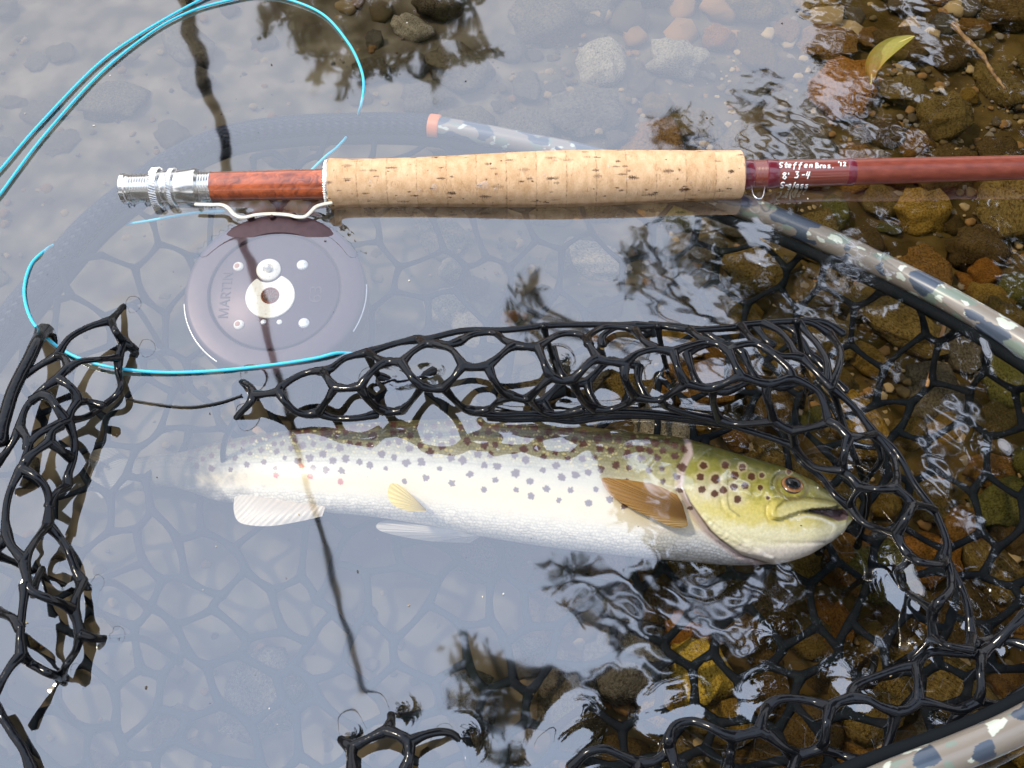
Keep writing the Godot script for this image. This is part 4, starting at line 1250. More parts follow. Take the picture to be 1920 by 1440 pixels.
func trout_skin() -> Array:   # colour and relief maps over length and round the upper side
	var w := 1536
	var h := 720
	var im := Image.create(w, h, false, Image.FORMAT_RGB8)
	var bm := Image.create(w, h, false, Image.FORMAT_RGB8)
	var f := FastNoiseLite.new()
	f.seed = 2; f.frequency = 0.012; f.fractal_octaves = 4
	var r := RandomNumberGenerator.new()
	r.seed = 14
	# spots: head ones where they are, the flank's strewn
	var dots := []
	for k in spots2("1327,897,0 1363,890,0 1395,893,0 1415,891,0 1346,871,0 1378,876,0 1302,916,0 1325,924,0 1342,918,0 1361,912,0 1382,910,0 1411,914,0 1368,935,0 1425,933,0 1299,893,0 1305,872,0 1470,885,0"):
		dots.append([k, 7.5 if k.x < 1400 else 5.5, 0])
	dots[0][1] = 9.5; dots[1][1] = 8.5; dots[13][1] = 4.0
	var tries := 0
	while tries < 14000:
		tries += 1
		var x := r.randf_range(360, 1292)
		var t := curve(fish_top, x)
		var l := curve(fish_low, x)
		var k := r.randf()
		var y := lerpf(t, l, k)
		var most := 0.62 if x > 760 else 0.52
		if x > curve_x(gill, y) - 6: continue
		if k > most or k < 0.03: continue
		if k > 0.42 and r.randf() < 0.5: continue
		var gap := lerpf(14.0, 28.0, k / 0.6) * (0.86 if x < 700 else 1.0)
		var ok := true
		for d in dots:
			if d[0].distance_to(Vector2(x, y)) < gap:
				ok = false
				break
		if ok: dots.append([Vector2(x, y), r.randf_range(5.6, 8.4) * (0.85 if k > 0.45 else 1.0) * (0.8 if x < 560 else 1.0), 1])
	for k in spots2("552,882 573,875 589,893 645,903 525,891"):
		dots.append([k, 6.0, 2])
	var near := {}
	for d in dots:
		for a in range(int(d[0].x / 32) - 1, int(d[0].x / 32) + 2):
			for b in range(int(d[0].y / 32) - 1, int(d[0].y / 32) + 2):
				var key := Vector2i(a, b)
				if not near.has(key): near[key] = []
				near[key].append(d)
	for i in w:
		var x := 236.0 + 1356.0 * (i + 0.5) / w
		var t := curve(fish_top, x)
		var l := curve(fish_low, x)
		var yc := (t + l) * 0.5
		var col := x
		var ring := station(col)
		for j in h:
			var v := (j + 0.5) / h
			var y := seen(around(ring, TAU * v)).y
			var k := (y - t) / (l - t) + 0.035 * f.get_noise_2d(x * 1.4, y * 2.0)
			var n := f.get_noise_2d(x * 3.0, y * 3.0)
			var head := smoothstep(-8.0, 8.0, x - curve_x(gill, y)) if x > 1240 else 0.0
			# flank
			var c := Color(0.13, 0.11, 0.045).lerp(Color(0.27, 0.245, 0.13), smoothstep(0.02, 0.24, k))
			c = c.lerp(Color(0.54, 0.50, 0.37), smoothstep(0.2, 0.44, k))
			c = c.lerp(Color(0.72, 0.60, 0.36), smoothstep(0.42, 0.62, k))
			c = c.lerp(Color(0.83, 0.76, 0.60), smoothstep(0.62, 0.86, k))
			if x > 1180: c = c.lerp(Color(0.66, 0.68, 0.70), smoothstep(1180, 1290, x) * smoothstep(0.66, 0.9, k))
			c = c.lerp(Color(0.105, 0.088, 0.056), 0.97 * smoothstep(500, 345, x + 60.0 * n))  # tail end painted silt brown: fade into murky water put into the colour
			var b := 0.6
			if head < 1.0:
				# scales: rows set off by half, each with a bright free edge
				var su := x / 7.4 + 0.9 * f.get_noise_2d(x * 2.2 + 90, y * 2.2)
				var sv := (y - yc) / 6.2 + 0.9 * f.get_noise_2d(x * 2.2, y * 2.2 + 90)
				var show := maxf(smoothstep(0.5, 0.2, k), smoothstep(0.72, 0.9, k)) * 0.85 + 0.15
				var row := floorf(sv)
				var fx := fposmod(su + (0.5 if int(row) % 2 else 0.0), 1.0) - 0.5
				var fy := sv - row - 0.5
				var e := sqrt(fx * fx * 2.6 + fy * fy * 3.0)
				var edge := smoothstep(0.45, 0.85, e)
				var glint := f.get_noise_2d(floorf(su) * 37.0, row * 53.0)
				c = c * (1.0 + 0.30 * glint * show - 0.24 * edge * show)
				if k < 0.34 and glint > 0.22 and x > 470: c = c.lerp(Color(0.55, 0.46, 0.2), (1.0 - edge) * 0.75)
				b = 0.62 - (0.34 * edge - 0.2 * glint) * show
				# lateral line
				var ll := absf(y - lerpf(t, l, 0.40 - 0.04 * smoothstep(700, 1200, x)))
				c = c * (1.0 - 0.18 * exp(-ll * ll / 5.0))
			var near_head := maxf(head, 0.62 * smoothstep(1080, 1285, x) * smoothstep(0.62, 0.3, k)) if x > 1080 else 0.0
			if near_head > 0.0:
				var hc := Color(0.075, 0.08, 0.014).lerp(Color(0.30, 0.275, 0.04), smoothstep(0.02, 0.26, k + 0.06 * n))
				hc = hc.lerp(Color(0.66, 0.56, 0.15), smoothstep(0.25, 0.46, k + 0.12 * n))
				hc = hc.lerp(Color(0.80, 0.74, 0.46), smoothstep(0.54, 0.70, k + 0.06 * n))
				hc = hc.lerp(Color(0.88, 0.80, 0.70), smoothstep(0.74, 0.9, k))
				# greyer towards the snout, pale blotches behind the eye
				hc = hc.lerp(Color(0.24, 0.23, 0.08), 0.75 * smoothstep(1470, 1560, x) * smoothstep(0.75, 0.45, k))
				hc = hc.lerp(Color(0.48, 0.49, 0.36), 0.6 * smoothstep(1500, 1580, x) * smoothstep(0.5, 0.62, k))
				hc = hc.lerp(Color(0.74, 0.70, 0.58), 0.8 * clampf((1.0 + 0.8 * n) * exp(-pow(Vector2((x - 1318) / 44.0, (y - 918) / 22.0).length(), 2.0)) + 0.5 * exp(-pow(Vector2((x - 1370) / 16.0, (y - 938) / 12.0).length(), 2.0)), 0, 1))
				var q := Vector2(x, y)
				var mx := inside(maxilla, q)
				hc = hc.lerp(Color(0.60, 0.56, 0.30), 0.55 * smoothstep(0, 6, mx))
				hc = hc.lerp(Color(0.12, 0.10, 0.02), 0.8 * exp(-pow((mx + 1.0) / 2.2, 2.0)) * smoothstep(968, 945, y))
				hc = hc.lerp(Color(0.80, 0.80, 0.74), 0.6 * exp(-pow(to_line([Vector2(1470, 974), Vector2(1500, 968), Vector2(1530, 972), Vector2(1556, 984)], q) / 3.4, 2.0)))
				var mm := inside(mouth, q)
				hc = hc.lerp(Color(0.13, 0.085, 0.095), smoothstep(-1.0, 2.0, mm))
				hc = hc.lerp(Color(0.035, 0.03, 0.012), smoothstep(0.0, 2.0, mm) * smoothstep(1535, 1505, x))
				var e := Vector2((x - 1474.0) / 1.12, y - 908.0).length()
				hc = hc.lerp(Color(0.17, 0.13, 0.03), 0.7 * exp(-pow((e - 27.0) / 4.0, 2.0)))
				hc = hc.lerp(Color(0.2, 0.16, 0.05), 0.6 * exp(-pow(to_line(cheek, q) / 2.0, 2.0)))
				hc = hc * (1.0 + 0.16 * f.get_noise_2d(x * 11.0, y * 11.0))
				c = c.lerp(hc, near_head)
				b = lerpf(b, 0.6 + 0.25 * f.get_noise_2d(x * 8.0, y * 8.0), head)
			if x > 1240:   # pinkish gill slit with its dark edge
				var gd := to_line(gill, Vector2(x, y))
				var gx := x - curve_x(gill, y)
				c = c.lerp(Color(0.60, 0.47, 0.46), 0.85 * smoothstep(15.0, 4.0, gd) * smoothstep(3.0, -4.0, gx))
				c = c.lerp(Color(0.10, 0.045, 0.035), 0.85 * exp(-gd * gd / 4.0) * smoothstep(905, 930, y))
			for d in near.get(Vector2i(int(x / 32), int(y / 32)), []):
				var q: Vector2 = Vector2(x, y) - d[0]
				var rad: float = d[1]
				if q.length() > rad * 2.4: continue
				var a := q.angle()
				var ragged: float = (0.13 if d[2] == 0 else 0.24) * f.get_noise_2d(d[0].x * 50.0 + cos(a) * 90.0, d[0].y * 50.0 + sin(a) * 90.0) * 2.0
				var e: float = q.length() / rad - ragged
				if d[2] != 1: c = c.lerp(Color(0.62, 0.5, 0.3), (0.22 + 0.3 * fposmod(d[0].x * 0.37, 1.0)) * smoothstep(1.75, 1.1, e))
				var ink: Color = [Color(0.075, 0.014, 0.006), Color(0.085, 0.026, 0.018), Color(0.42, 0.07, 0.025)][d[2]]
				c = c.lerp(ink, 0.94 * smoothstep(1.12, 0.72, e))
			c.r = clampf(c.r, 0, 1); c.g = clampf(c.g, 0, 1); c.b = clampf(c.b, 0, 1)
			im.set_pixel(i, j, c.linear_to_srgb())
			bm.set_pixel(i, j, Color(b, b, b))
	return [ImageTexture.create_from_image(im), ImageTexture.create_from_image(bm)]

var stations := {}
func station(x: float) -> Array:   # centre, half height towards the back, half thickness: fitted so that the outline seen is the one read off
	if stations.has(x): return stations[x]
	var t := curve(fish_top, x)
	var l := curve(fish_low, x)
	var h := curve(fish_deep, x)
	var t1 := t
	var l1 := l
	var o := []
	for k in 4:
		var a := at(x, t1, h)
		var b := at(x, l1, h)
		var half := (a - b) * 0.5
		var thick := half.length() * (0.62 + 0.08 * smoothstep(1100, 1300, x) * smoothstep(1560, 1420, x))
		o = [(a + b) * 0.5, half, thick]
		var lo := 1e9
		var hi := -1e9
		for j in 40:
			var q := seen(around(o, TAU * j / 40.0))
			lo = minf(lo, q.y); hi = maxf(hi, q.y)
		t1 += t - lo
		l1 += l - hi
	stations[x] = o
	return o

func around(o: Array, th: float) -> Vector3:
	var s := sin(th)
	return o[0] + o[1] * cos(th) + Vector3.UP * (o[2] * signf(s) * pow(absf(s), 0.88))

func seen(p: Vector3) -> Vector2:   # where the photograph shows that point
	var d := p - eye
	var k := FOCAL / d.dot(fwd)
	return Vector2(960.0 + d.x * k, 720.0 - d.dot(upv) * k)

func trout_point(x: float, th: float) -> Vector3:
	var p := around(station(x), th)
	var s := sin(th)
	if x > 1240.0 and s > -0.6:
		var q := seen(p)
		p += Vector3(0, 0.8, 0.6) * relief(q.x, q.y) * smoothstep(-0.5, -0.1, s)
	return p

func on_flank(px: float, py: float) -> Vector3:   # the point of the flank seen there
	var o := station(px)
	var best := 1e9
	var p := Vector3.ZERO
	for j in 181:
		var q := around(o, PI * (j / 180.0 * 1.3 - 0.05))
		if absf(seen(q).y - py) < best:
			best = absf(seen(q).y - py); p = q
	return p

func fin(root: Node3D, called: String, base: Array, tip: Array, h_base: Array, h_tip: Array, cols: Array, rays := 22, mat: Material = null) -> MeshInstance3D:
	# a fan of rays from a short base line to the outer edge
	var s := Shape.new()
	var nu := rays * 4 + 1
	var nv := 13
	var p := PackedVector3Array()
	var c := PackedColorArray()
	for i in nu:
		var u := float(i) / (nu - 1)
		var a := curve2(base, u)
		var b := curve2(tip, u)
		for j in nv:
			var v := float(j) / (nv - 1)
			var q := a.lerp(b, v)
			var h := lerpf(lerpf(h_base[0], h_base[1], u), lerpf(h_tip[0], h_tip[1], u), v) + 0.0012 * sin(PI * v) * sin(PI * u)
			var ridge := 0.5 + 0.5 * cos(i * TAU / 4.0)
			p.append(at(q.x, q.y, h + 0.00022 * ridge))
			var k: Color = cols[0].lerp(cols[1], clampf(v * 1.1 + 0.15 * sin(i * 1.7), 0, 1))
			if cols.size() > 2: k = k.lerp(cols[2], smoothstep(0.55, 1.0, u) * 0.8)
			c.append(k * (0.86 + 0.18 * ridge + 0.06 * sin(i * 5.1)))
	s.grid(p, nu, nv, Vector3.UP, PackedVector2Array(), c)
	return put(called, s, mat, root)

func curve2(p: Array, u: float) -> Vector2:
	var n := p.size() - 1
	var k := clampi(int(u * n), 0, n - 1)
	return p[k].cubic_interpolate(p[k + 1], p[maxi(k - 1, 0)], p[mini(k + 2, n)], u * n - k)

func build_trout() -> void:
	mouth = PackedVector2Array(spots2("1499,962 1522,956 1562,955 1583,955 1590,966 1584,975 1566,978 1542,970 1512,963"))
	maxilla = PackedVector2Array(spots2("1440,950 1452,940 1470,935 1500,934 1540,938 1575,946 1560,953 1522,955 1497,961 1462,974 1446,974 1439,964"))
	var root := thing("brown_trout", "large spotted brown trout lying on its side in the net, white belly", "fish")
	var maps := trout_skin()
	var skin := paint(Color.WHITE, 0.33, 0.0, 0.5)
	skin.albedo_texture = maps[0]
	skin.heightmap_enabled = true
	skin.heightmap_texture = maps[1]
	skin.heightmap_scale = 0.022
	skin.clearcoat_enabled = true
	skin.clearcoat = 0.5
	skin.clearcoat_roughness = 0.15
	skin.texture_repeat = false
	var xs := PackedFloat32Array()
	var x := 236.0
	while x < 1592.0:
		xs.append(x)
		x += 9.0 if x < 1240 else 3.0
	xs.append(1592.0)
	var nv := 129
	var p := PackedVector3Array()
	var cen := PackedVector3Array()
	var uvs := PackedVector2Array()
	for k in xs:
		var mid := Vector3.ZERO
		for j in nv:
			var th := TAU * (j % (nv - 1)) / (nv - 1)
			var q := trout_point(k, th)
			p.append(q); mid += q
			var u := (k - 236.0) / 1356.0
			uvs.append(Vector2(u, float(j) / (nv - 1)))
		cen.append(mid / nv)
	# close both ends with a shrinking ring
	for e in [0, 1]:
		var src := 0 if e == 0 else xs.size() - 1
		var ring := PackedVector3Array()
		var ruv := PackedVector2Array()
		for j in nv:
			ring.append(cen[src].lerp(p[src * nv + j], 0.05) + Vector3.RIGHT * (-0.001 if e == 0 else 0.0012))
			ruv.append(uvs[src * nv + j])
		if e == 1:
			p.append_array(ring); uvs.append_array(ruv); cen.append(cen[src])
	var s := Shape.new()
	s.grid(p, xs.size() + 1, nv, Vector3.UP, uvs, PackedColorArray(), true, cen)
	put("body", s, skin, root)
	# eye
	var ec := on_flank(1474, 908)
	var es := size_at(1474, 908, -0.005)
	var eup := Vector3(0.06, 0.93, -0.22).normalized()
	var wet := paint(lin(0.33, 0.15, 0.04), 0.15)
	wet.clearcoat_enabled = true
	wet.clearcoat = 1.0
	wet.clearcoat_roughness = 0.03
	wet.vertex_color_use_as_albedo = true
	var eye_ := Shape.new()
	eye_.dome(ec - eup * 0.0006, eup, 22.0 * es, 0.0014, 10, 40)
	for k in eye_.v.size():
		var d := eye_.uv[k].distance_to(Vector2(0.5, 0.5)) * 2.0
		eye_.c[k] = Color(0.16, 0.14, 0.12) if d > 0.94 else (Color(1.05, 1.3, 1.0) if d > 0.74 else Color(0.45, 0.35, 0.3))
	var eo := put("eye", eye_, wet, root)
	var black := paint(lin(0.004, 0.005, 0.006), 0.08)
	var pu := Shape.new()
	pu.dome(ec + eup * 0.00045, eup, 14.5 * es, 0.0007, 8, 32)
	put("pupil", pu, black, eo)
	# fins
	var finm := paint(Color.WHITE, 0.4, 0, 0.5)
	finm.vertex_color_use_as_albedo = true
	finm.backlight_enabled = true
	finm.backlight = Color(0.45, 0.42, 0.36)
	var amber := [Color(0.14, 0.065, 0.012), Color(0.36, 0.18, 0.03), Color(0.50, 0.33, 0.12)]
	fin(root, "pectoral_fin", spots2("1280,946 1284,960 1288,974 1290,986"), spots2("1270,928 1225,908 1150,897 1128,899 1142,925 1175,948 1215,968 1255,986 1278,990"), [-0.0030, -0.0045], [-0.0016, -0.0050], amber, 20, finm)
	fin(root, "pelvic_fin", spots2("800,957 798,954 795,951"), spots2("798,960 762,957 735,945 727,925 733,907 752,911 778,934"), [-0.0045, -0.0040], [-0.0030, -0.0025], [Color(0.45, 0.30, 0.01), Color(0.62, 0.45, 0.02)], 12, finm)
	fin(root, "pelvic_fin", spots2("905,1003 880,1000 855,992"), spots2("880,1018 800,1014 720,998 706,984 730,975 790,978 830,982"), [-0.022, -0.020], [-0.027, -0.025], [Color(0.42, 0.38, 0.31), Color(0.34, 0.31, 0.26)], 14, finm)
	fin(root, "anal_fin", spots2("610,950 560,938 500,922 455,905"), spots2("604,968 560,978 510,986 470,985 446,977 438,955 440,928"), [-0.016, -0.021], [-0.018, -0.024], [Color(0.52, 0.42, 0.29), Color(0.60, 0.53, 0.41)], 18, finm)
	fin(root, "tail_fin", spots2("250,905 244,886 250,868"), spots2("190,935 165,905 172,880 168,852 196,826"), [-0.060, -0.059], [-0.063, -0.062], [Color(0.105, 0.088, 0.056), Color(0.115, 0.095, 0.06)], 22, finm)  # painted bed brown to carry the same murky fade in its colour
	fin(root, "adipose_fin", spots2("500,812 492,814 484,816"), spots2("486,800 478,800 472,808"), [-0.019, -0.019], [-0.021, -0.021], [Color(0.2, 0.15, 0.06), Color(0.3, 0.16, 0.07)], 6, finm)

# ---------------------------------------------------------------- small things
func small_things() -> void:
	# a willow leaf, half under water
	var leaf := thing("fallen_leaf", "curled yellow green willow leaf drifting beyond the rod at upper right", "leaf")
	for half_ in [0, 1]:
		var s := Shape.new()
		var p := PackedVector3Array()
		var c := PackedColorArray()
		var spine := spots2("1634,150 1636,128 1648,107 1668,90 1690,78 1714,68")
		for i in 25:
			var u := i / 24.0
			var q := curve2(spine, u)
			var d := (curve2(spine, minf(u + 0.03, 1)) - curve2(spine, maxf(u - 0.03, 0))).normalized().orthogonal()
			var wide := (19.0 if half_ else 15.0) * pow(sin(PI * clampf(u * 0.92 + 0.08, 0, 1)), 0.8)
			for j in 6:
				var v := j / 5.0
				var e := q + d * wide * v * (1.0 if half_ else -1.0)
				p.append(at(e.x, e.y, -0.0035 + 0.0075 * u + 0.0022 * v * v * (1.0 if half_ == 0 else -1.6)))
				c.append(Color(0.25, 0.22, 0.02).lerp(Color(0.32, 0.15, 0.02), clampf(1.1 - u * 2.0 + 0.3 * sin(i * 2.3 + j), 0, 1)) * (0.9 + 0.12 * sin(i * 1.9 + j * 2.0)))
		s.grid(p, 25, 6, Vector3.UP, PackedVector2Array(), c)
		var m := paint(Color.WHITE, 0.45)
		m.vertex_color_use_as_albedo = true
		m.backlight_enabled = true
		m.backlight = Color(0.4, 0.4, 0.3)
		put("blade", s, m, leaf)
	var mid := Shape.new()
	var mp := PackedVector3Array()
	for k in spots2("1633,158 1634,150 1636,128 1648,107 1668,90 1690,78 1714,68"): mp.append(at(k.x, k.y, -0.0030 + 0.0075 * clampf((k.x - 1634) / 80.0, 0.0, 1.0)))
	mp = smooth(mp, 4)
	mid.tube(mp, same(mp.size(), 0.0004), 6)
	put("midrib", mid, paint(lin(0.5, 0.42, 0.12), 0.5), leaf)
	var twig := Shape.new()
	var tp := PackedVector3Array()
	for k in spots2("1786,44 1810,72 1838,98 1856,128 1870,148 1884,166"): tp.append(at(k.x, k.y, -0.006 - 0.00008 * (k.x - 1786)))
	tp = smooth(tp, 5)
	var tr := PackedFloat32Array()
	for i in tp.size(): tr.append(0.0014 + 0.0003 * sin(i * 1.3) - 0.00003 * i)
	twig.tube(tp, tr, 8)
	tag(put("sunken_twig", twig, mottled(paint(lin(0.36, 0.2, 0.06), 0.7), grain(0.05, [[0.2, Color(0.5, 0.45, 0.4)], [0.6, Color(1, 1, 1)]], 4), 20)), "pale brown twig just under the surface in the upper right corner", "twig")
	var stalk := Shape.new()
	var sp := smooth(PackedVector3Array([at(1772, 606, -0.03), at(1756, 662, -0.034), at(1738, 724, -0.038)]), 6)
	stalk.tube(sp, same(sp.size(), 0.0008), 6)
	tag(put("grass_stalk", stalk, paint(lin(0.42, 0.22, 0.07), 0.7)), "straw coloured stalk under water between the camouflage hoop and the net ridge", "stalk")
	# specks afloat on the still water
	var mm := MultiMesh.new()
	mm.transform_format = MultiMesh.TRANSFORM_3D
	mm.use_colors = true
	mm.mesh = pebble_mesh(91, 4, 6, 0.3)
	var sm := paint(Color.WHITE, 0.8)
	sm.vertex_color_use_as_albedo = true
	mm.mesh.surface_set_material(0, sm)
	mm.instance_count = 170
	for i in 170:
		var q := at(rng.randf_range(0, 1920), rng.randf_range(0, 1440), 0.0002)
		var r := 0.00010 + 0.00032 * pow(rng.randf(), 4.0)
		mm.set_instance_transform(i, Transform3D(Basis(Vector3.UP, rng.randf() * TAU) * Basis.from_scale(Vector3(1.5, 0.5, 0.9) * r), q))
		mm.set_instance_color(i, [Color(0.7, 0.66, 0.55), Color(0.06, 0.05, 0.035), Color(0.35, 0.27, 0.15)][rng.randi() % 3])
	var go := MultiMeshInstance3D.new()
	go.name = "floating_specks"
	go.multimesh = mm
	add_child(go)
	tag(go, "tiny pale and dark specks afloat on the water", "", "", "stuff")


# ---------------------------------------------------------------- the trees that the water mirrors
var leaf_mat: StandardMaterial3D
func leaf_cloud(s: Shape, c: Vector3, r: Vector3, count: int, long: float, wide: float, tint: Color) -> void:
	for i in count:
		var d := Vector3(rng.randfn(0, 0.5), rng.randfn(0, 0.5), rng.randfn(0, 0.5))
		leaf_at(s, c + d * r, long, wide, tint)

func leaf_at(s: Shape, q: Vector3, long: float, wide: float, tint: Color) -> void:
	var a := Vector3(rng.randfn(), rng.randfn() - 0.5, rng.randfn()).normalized()
	var b := a.cross(Vector3(rng.randfn(), rng.randfn(), rng.randfn())).normalized()
	var n := a.cross(b)
	var k := rng.randf_range(0.7, 1.25)
	var col := tint * rng.randf_range(0.65, 1.35)
	var i0 := s.vert(q, n, Vector2.ZERO, col)
	var i1 := s.vert(q + (a * 0.45 * long + b * wide * 0.5) * k, (n + b * 0.3).normalized(), Vector2.ZERO, col)
	var i2 := s.vert(q + a * long * k - n * long * 0.1, n, Vector2.ZERO, col)
	var i3 := s.vert(q + (a * 0.45 * long - b * wide * 0.5) * k, (n - b * 0.3).normalized(), Vector2.ZERO, col)
	s.tri(i0, i1, i2)
	s.tri(i0, i2, i3)

func limb(s: Shape, a: Vector3, b: Vector3, r0: float, r1: float, sag := 0.15) -> PackedVector3Array:
	var p := PackedVector3Array()
	var r := PackedFloat32Array()
	for i in 9:
		var t := i / 8.0
		p.append(a.lerp(b, t) + Vector3(0.05 * sin(t * 7.0 + a.x * 9.0), sag * sin(PI * t), 0.05 * cos(t * 6.0 + b.z * 5.0)) * a.distance_to(b) * 0.35)
		r.append(lerpf(r0, r1, t))
	p[0] = a; p[8] = b
	s.tube(p, r, 7)
	return p

# sprays: [column, row, distance, spread in columns, leaves]: clusters at the ends of limbs
func tree(called: String, label: String, base: Vector3, top: Vector3, sprays: Array, long: float, wide: float, tint: Color) -> void:
	var o := thing(called, label, "tree", base)
	var bark := mottled(paint(lin(0.07, 0.055, 0.04), 0.9), grain(0.04, [[0.2, Color(0.5, 0.5, 0.5)], [0.7, Color(1, 1, 1)]], 5), 3)
	var tr := Shape.new()
	var spine := limb(tr, Vector3.ZERO, top - base, 0.16, 0.05, 0.05)
	put("trunk", tr, bark, o)
	var lb := Shape.new()
	var cr := Shape.new()
	for k in sprays:
		var c := mirrored(k[0], k[1], k[2]) - base
		var from: Vector3 = spine[3 + int(rng.randi() % 6)]
		var p := limb(lb, from, c, 0.022, 0.005, 0.12)
		var rad: float = k[3] / FOCAL * k[2]
		for t in 5:     # twigs within the cluster
			var e := c + Vector3(rng.randfn(0, 0.6), rng.randfn(0, 0.6), rng.randfn(0, 0.6)) * rad
			lb.tube(PackedVector3Array([p[6], c.lerp(e, 0.4), e]), PackedFloat32Array([0.006, 0.004, 0.002]), 5)
			leaf_cloud(cr, c.lerp(e, 0.75), Vector3.ONE * rad * 0.62, int(k[4] / 5.0), long, wide, tint)
	put("limbs", lb, bark, o)
	put("crown", cr, leaf_mat, o)

func added_bushes() -> void:   # unseen bushes added behind the viewer to darken what faces that way
	for k in 3:
		var base := Vector3([-2.6, 0.4, 3.4][k], 0.5, [3.6, 4.2, 3.4][k])
		var o := thing("added_shade_bush", ["added dark bush, unseen to the left behind the viewer, shading near sides", "added dark bush, unseen straight behind the viewer, shading near sides", "added dark bush, unseen to the right behind the viewer, shading near sides"][k], "bush", base)
		var st := Shape.new()
		var cr := Shape.new()
		for j in 26:
			var e := Vector3(rng.randf_range(-1.5, 1.5), rng.randf_range(0.5, 4.6), rng.randf_range(-0.7, 0.7))
			limb(st, Vector3(e.x * 0.12, 0, 0), e, 0.03, 0.006, 0.1)
			leaf_cloud(cr, e, Vector3(0.75, 0.7, 0.6), 190, 0.12, 0.08, Color(0.05, 0.062, 0.016))
		put("stems", st, mottled(paint(lin(0.07, 0.055, 0.04), 0.9), grain(0.04, [[0.2, Color(0.5, 0.5, 0.5)], [0.7, Color(1, 1, 1)]], 5), 3), o)
		put("foliage", cr, leaf_mat, o)

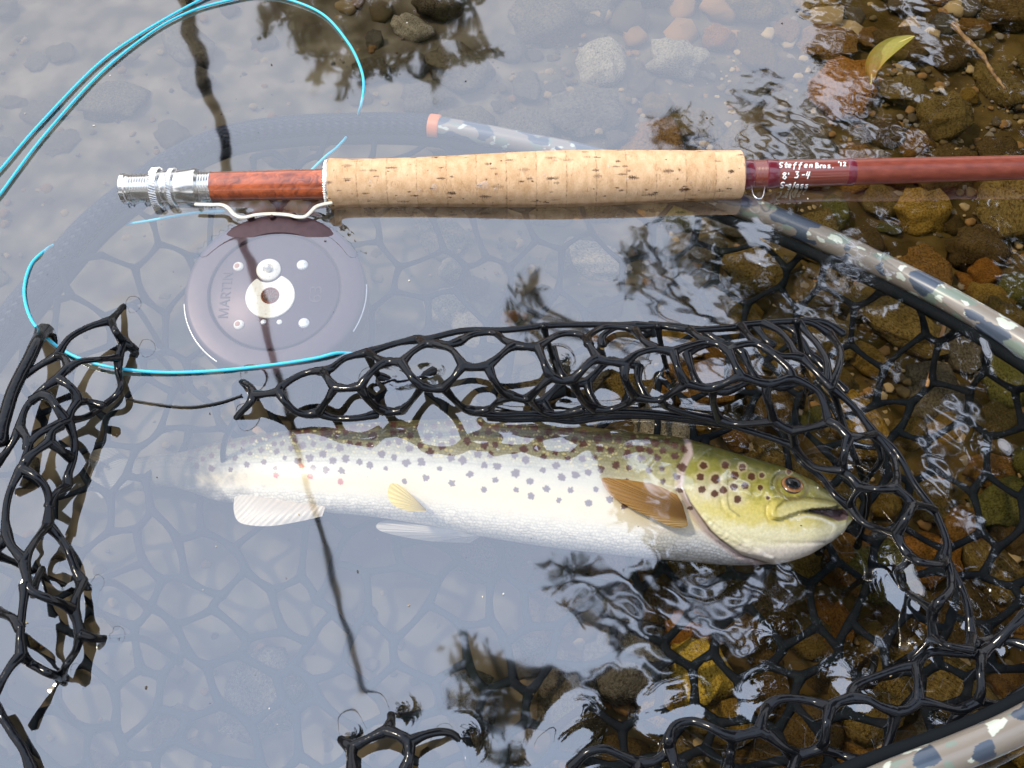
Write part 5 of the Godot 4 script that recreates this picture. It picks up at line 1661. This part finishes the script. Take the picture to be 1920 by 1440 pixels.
func trees() -> void:
	leaf_mat = paint(Color.WHITE, 0.5, 0, 0.4)
	leaf_mat.vertex_color_use_as_albedo = true
	leaf_mat.backlight_enabled = true
	leaf_mat.backlight = Color(0.5, 0.6, 0.2)
	# the far bank's bush, mirrored top left of the middle
	tree("overhanging_tree", "leafy tree on the far bank, mirrored above the cork grip", Vector3(-0.6, 0.8, -7.6), Vector3(-0.9, 3.6, -7.8), [
		[560, -60, 8.0, 60, 260], [640, -30, 8.0, 60, 280], [700, 30, 8.0, 50, 240], [760, -20, 8.2, 60, 280], [820, 20, 8.1, 45, 200], [790, 80, 8.0, 34, 130], [830, 120, 8.0, 26, 70], [690, 90, 8.0, 30, 110], [620, 60, 8.0, 36, 140], [560, 40, 8.0, 30, 90], [870, 70, 8.0, 30, 80], [915, 95, 8.0, 18, 30], [640, 130, 8.0, 18, 40], [720, 140, 8.0, 16, 34], [520, -20, 8.0, 40, 90], [880, -40, 8.4, 50, 160], [750, 130, 8.0, 16, 30], [540, 20, 8.0, 44, 160], [580, 80, 8.0, 34, 110], [500, 40, 8.0, 22, 50], [600, 130, 8.0, 20, 44], [660, 100, 8.0, 36, 130], [740, 60, 8.0, 44, 180], [800, 50, 8.0, 40, 150], [680, 150, 8.0, 14, 26], [800, 150, 8.0, 14, 24], [820, 165, 8.0, 10, 14], [880, 110, 8.0, 20, 36], [600, 10, 8.0, 50, 200]],
		0.085, 0.06, Color(0.07, 0.085, 0.02))
	# the big tree on the right bank, whose crown covers the right half
	var sp := []
	var gaps := []      # openings to the sky: column, row, half width, half height
	for k in spots2("1365,1143 1790,860 1640,800 1770,30 1700,60 1700,240 1890,1080 1560,500 1730,1130 1460,560 1250,470"):
		gaps.append([k, Vector2(46, 44)])
	gaps[0][1] = Vector2(150, 46)
	gaps[5][1] = Vector2(62, 40)
	for y in range(-160, 1680, 74):
		for x in range(1180, 2240, 74):
			var q := Vector2(x + rng.randf_range(-30, 30), y + rng.randf_range(-30, 30))
			var edge := curve([Vector2(-200, 1640), Vector2(60, 1590), Vector2(180, 1560), Vector2(250, 1500), Vector2(330, 1420), Vector2(420, 1330), Vector2(560, 1390), Vector2(700, 1380), Vector2(800, 1250), Vector2(880, 1150), Vector2(960, 1165), Vector2(1010, 1240), Vector2(1080, 1235), Vector2(1180, 1225), Vector2(1300, 1110), Vector2(1440, 980), Vector2(1700, 900)], q.y)
			if q.x < edge: continue
			var ok := true
			for g in gaps:
				if ((q - g[0]) / (g[1] + Vector2(14, 14))).length() < 1.0: ok = false
			if ok: sp.append([q.x, q.y, rng.randf_range(4.6, 6.2), 42.0, 165.0])
	var thin := []
	for k in [[1272, 246, 24, 46], [1240, 255, 14, 20], [1432, 200, 18, 30], [1440, 240, 9, 8], [1395, 250, 9, 8], [985, 575, 26, 60], [1000, 545, 12, 20], [960, 585, 12, 18], [1185, 495, 26, 44], [1170, 520, 12, 16], [1260, 430, 20, 30], [1300, 470, 26, 50], [1330, 520, 26, 44], [1210, 450, 14, 16], [1050, 1055, 16, 26], [1060, 1100, 12, 20], [1100, 1060, 14, 24], [1120, 1140, 12, 20], [1150, 1190, 14, 26], [1080, 1165, 11, 14], [1180, 1260, 18, 40],
			[880, 1235, 16, 30], [920, 1255, 18, 36], [960, 1285, 18, 36], [900, 1290, 14, 20], [1000, 1320, 22, 44], [1030, 1290, 14, 24], [860, 1315, 14, 22], [920, 1345, 18, 30], [1050, 1360, 22, 44], [970, 1390, 22, 44], [860, 1250, 14, 26], [905, 1270, 16, 30], [940, 1310, 18, 36], [985, 1350, 20, 40], [1030, 1400, 26, 60], [1100, 1390, 26, 60], [1080, 1330, 18, 36], [1120, 1290, 20, 40], [1150, 1340, 26, 60], [1180, 1200, 14, 26], [1060, 1270, 12, 20], [880, 1340, 14, 24], [940, 1420, 20, 40], [1210, 1090, 12, 20], [1225, 1130, 10, 14], [1560, 120, 18, 26], [1530, 190, 16, 24], [1545, 40, 16, 24], [1510, 250, 14, 18]]:
		thin.append([float(k[0]), float(k[1]), rng.randf_range(3.8, 4.6), float(k[2]) * 1.55, float(k[3]) * 2.1])
	tree("overhanging_tree", "large dark tree leaning over the right bank, mirrored across the right side of the water", Vector3(4.2, 0.6, 0.4), Vector3(2.6, 6.2, -1.0), sp, 0.085, 0.06, Color(0.05, 0.062, 0.016))
	tree("overhanging_tree", "narrow leaved tree reaching over from the right, mirrored as small dark sprays around the trout", Vector3(3.4, 0.6, -0.6), Vector3(2.2, 4.4, -1.2), thin, 0.05, 0.017, Color(0.05, 0.062, 0.016))
	added_bushes()
	# a slender bare trunk leaning out overhead, mirrored as a dark wavering line
	var o := thing("bare_sapling", "slender bare trunk leaning out over the stream, mirrored as a thin dark wavering line", "tree")
	var s := Shape.new()
	var a := mirrored(322, -80, 6.4)
	var b := mirrored(712, 1390, 6.4)
	var foot := Vector3(a.x, 0.6, a.z) + Vector3(-0.3, 0, -0.4)
	var p := smooth(PackedVector3Array([foot, a.lerp(foot, 0.5), a, a.lerp(b, 0.33), a.lerp(b, 0.66), b]), 10)
	var r := PackedFloat32Array()
	for i in p.size(): r.append(lerpf(0.075, 0.014, pow(float(i) / (p.size() - 1), 0.7)))
	s.tube(p, r, 10)
	put("trunk", s, paint(lin(0.02, 0.017, 0.015), 0.9), o)

func _ready() -> void:
	rng.seed = 2024
	noise.seed = 7
	noise.frequency = 0.01
	gill = spots2("1286,826 1287,850 1271,880 1267,912 1281,940 1301,967 1321,993 1341,1010 1384,1040 1440,1056")
	cheek = spots2("1350,884 1349,935 1353,952 1372,966")
	jaw = at(1330, 1052)
	daylight()
	bed()
	trace_net()
	for k in 60:      # the wet edge along the rod
		for side in [-1.0, 1.0]:
			var px: float = lerpf(240.0, 1900.0, k / 59.0)
			var q := rod_axis(px) + Vector3(0, 0, side * (0.0095 if px > 620 and px < 1390 else 0.0052))
			touches.append(Vector3(q.x, q.z, 0.0026))
	build_reel()
	water()
	stones()
	trees()
	build_rod()
	fly_line()
	build_net()
	build_trout()
	small_things()
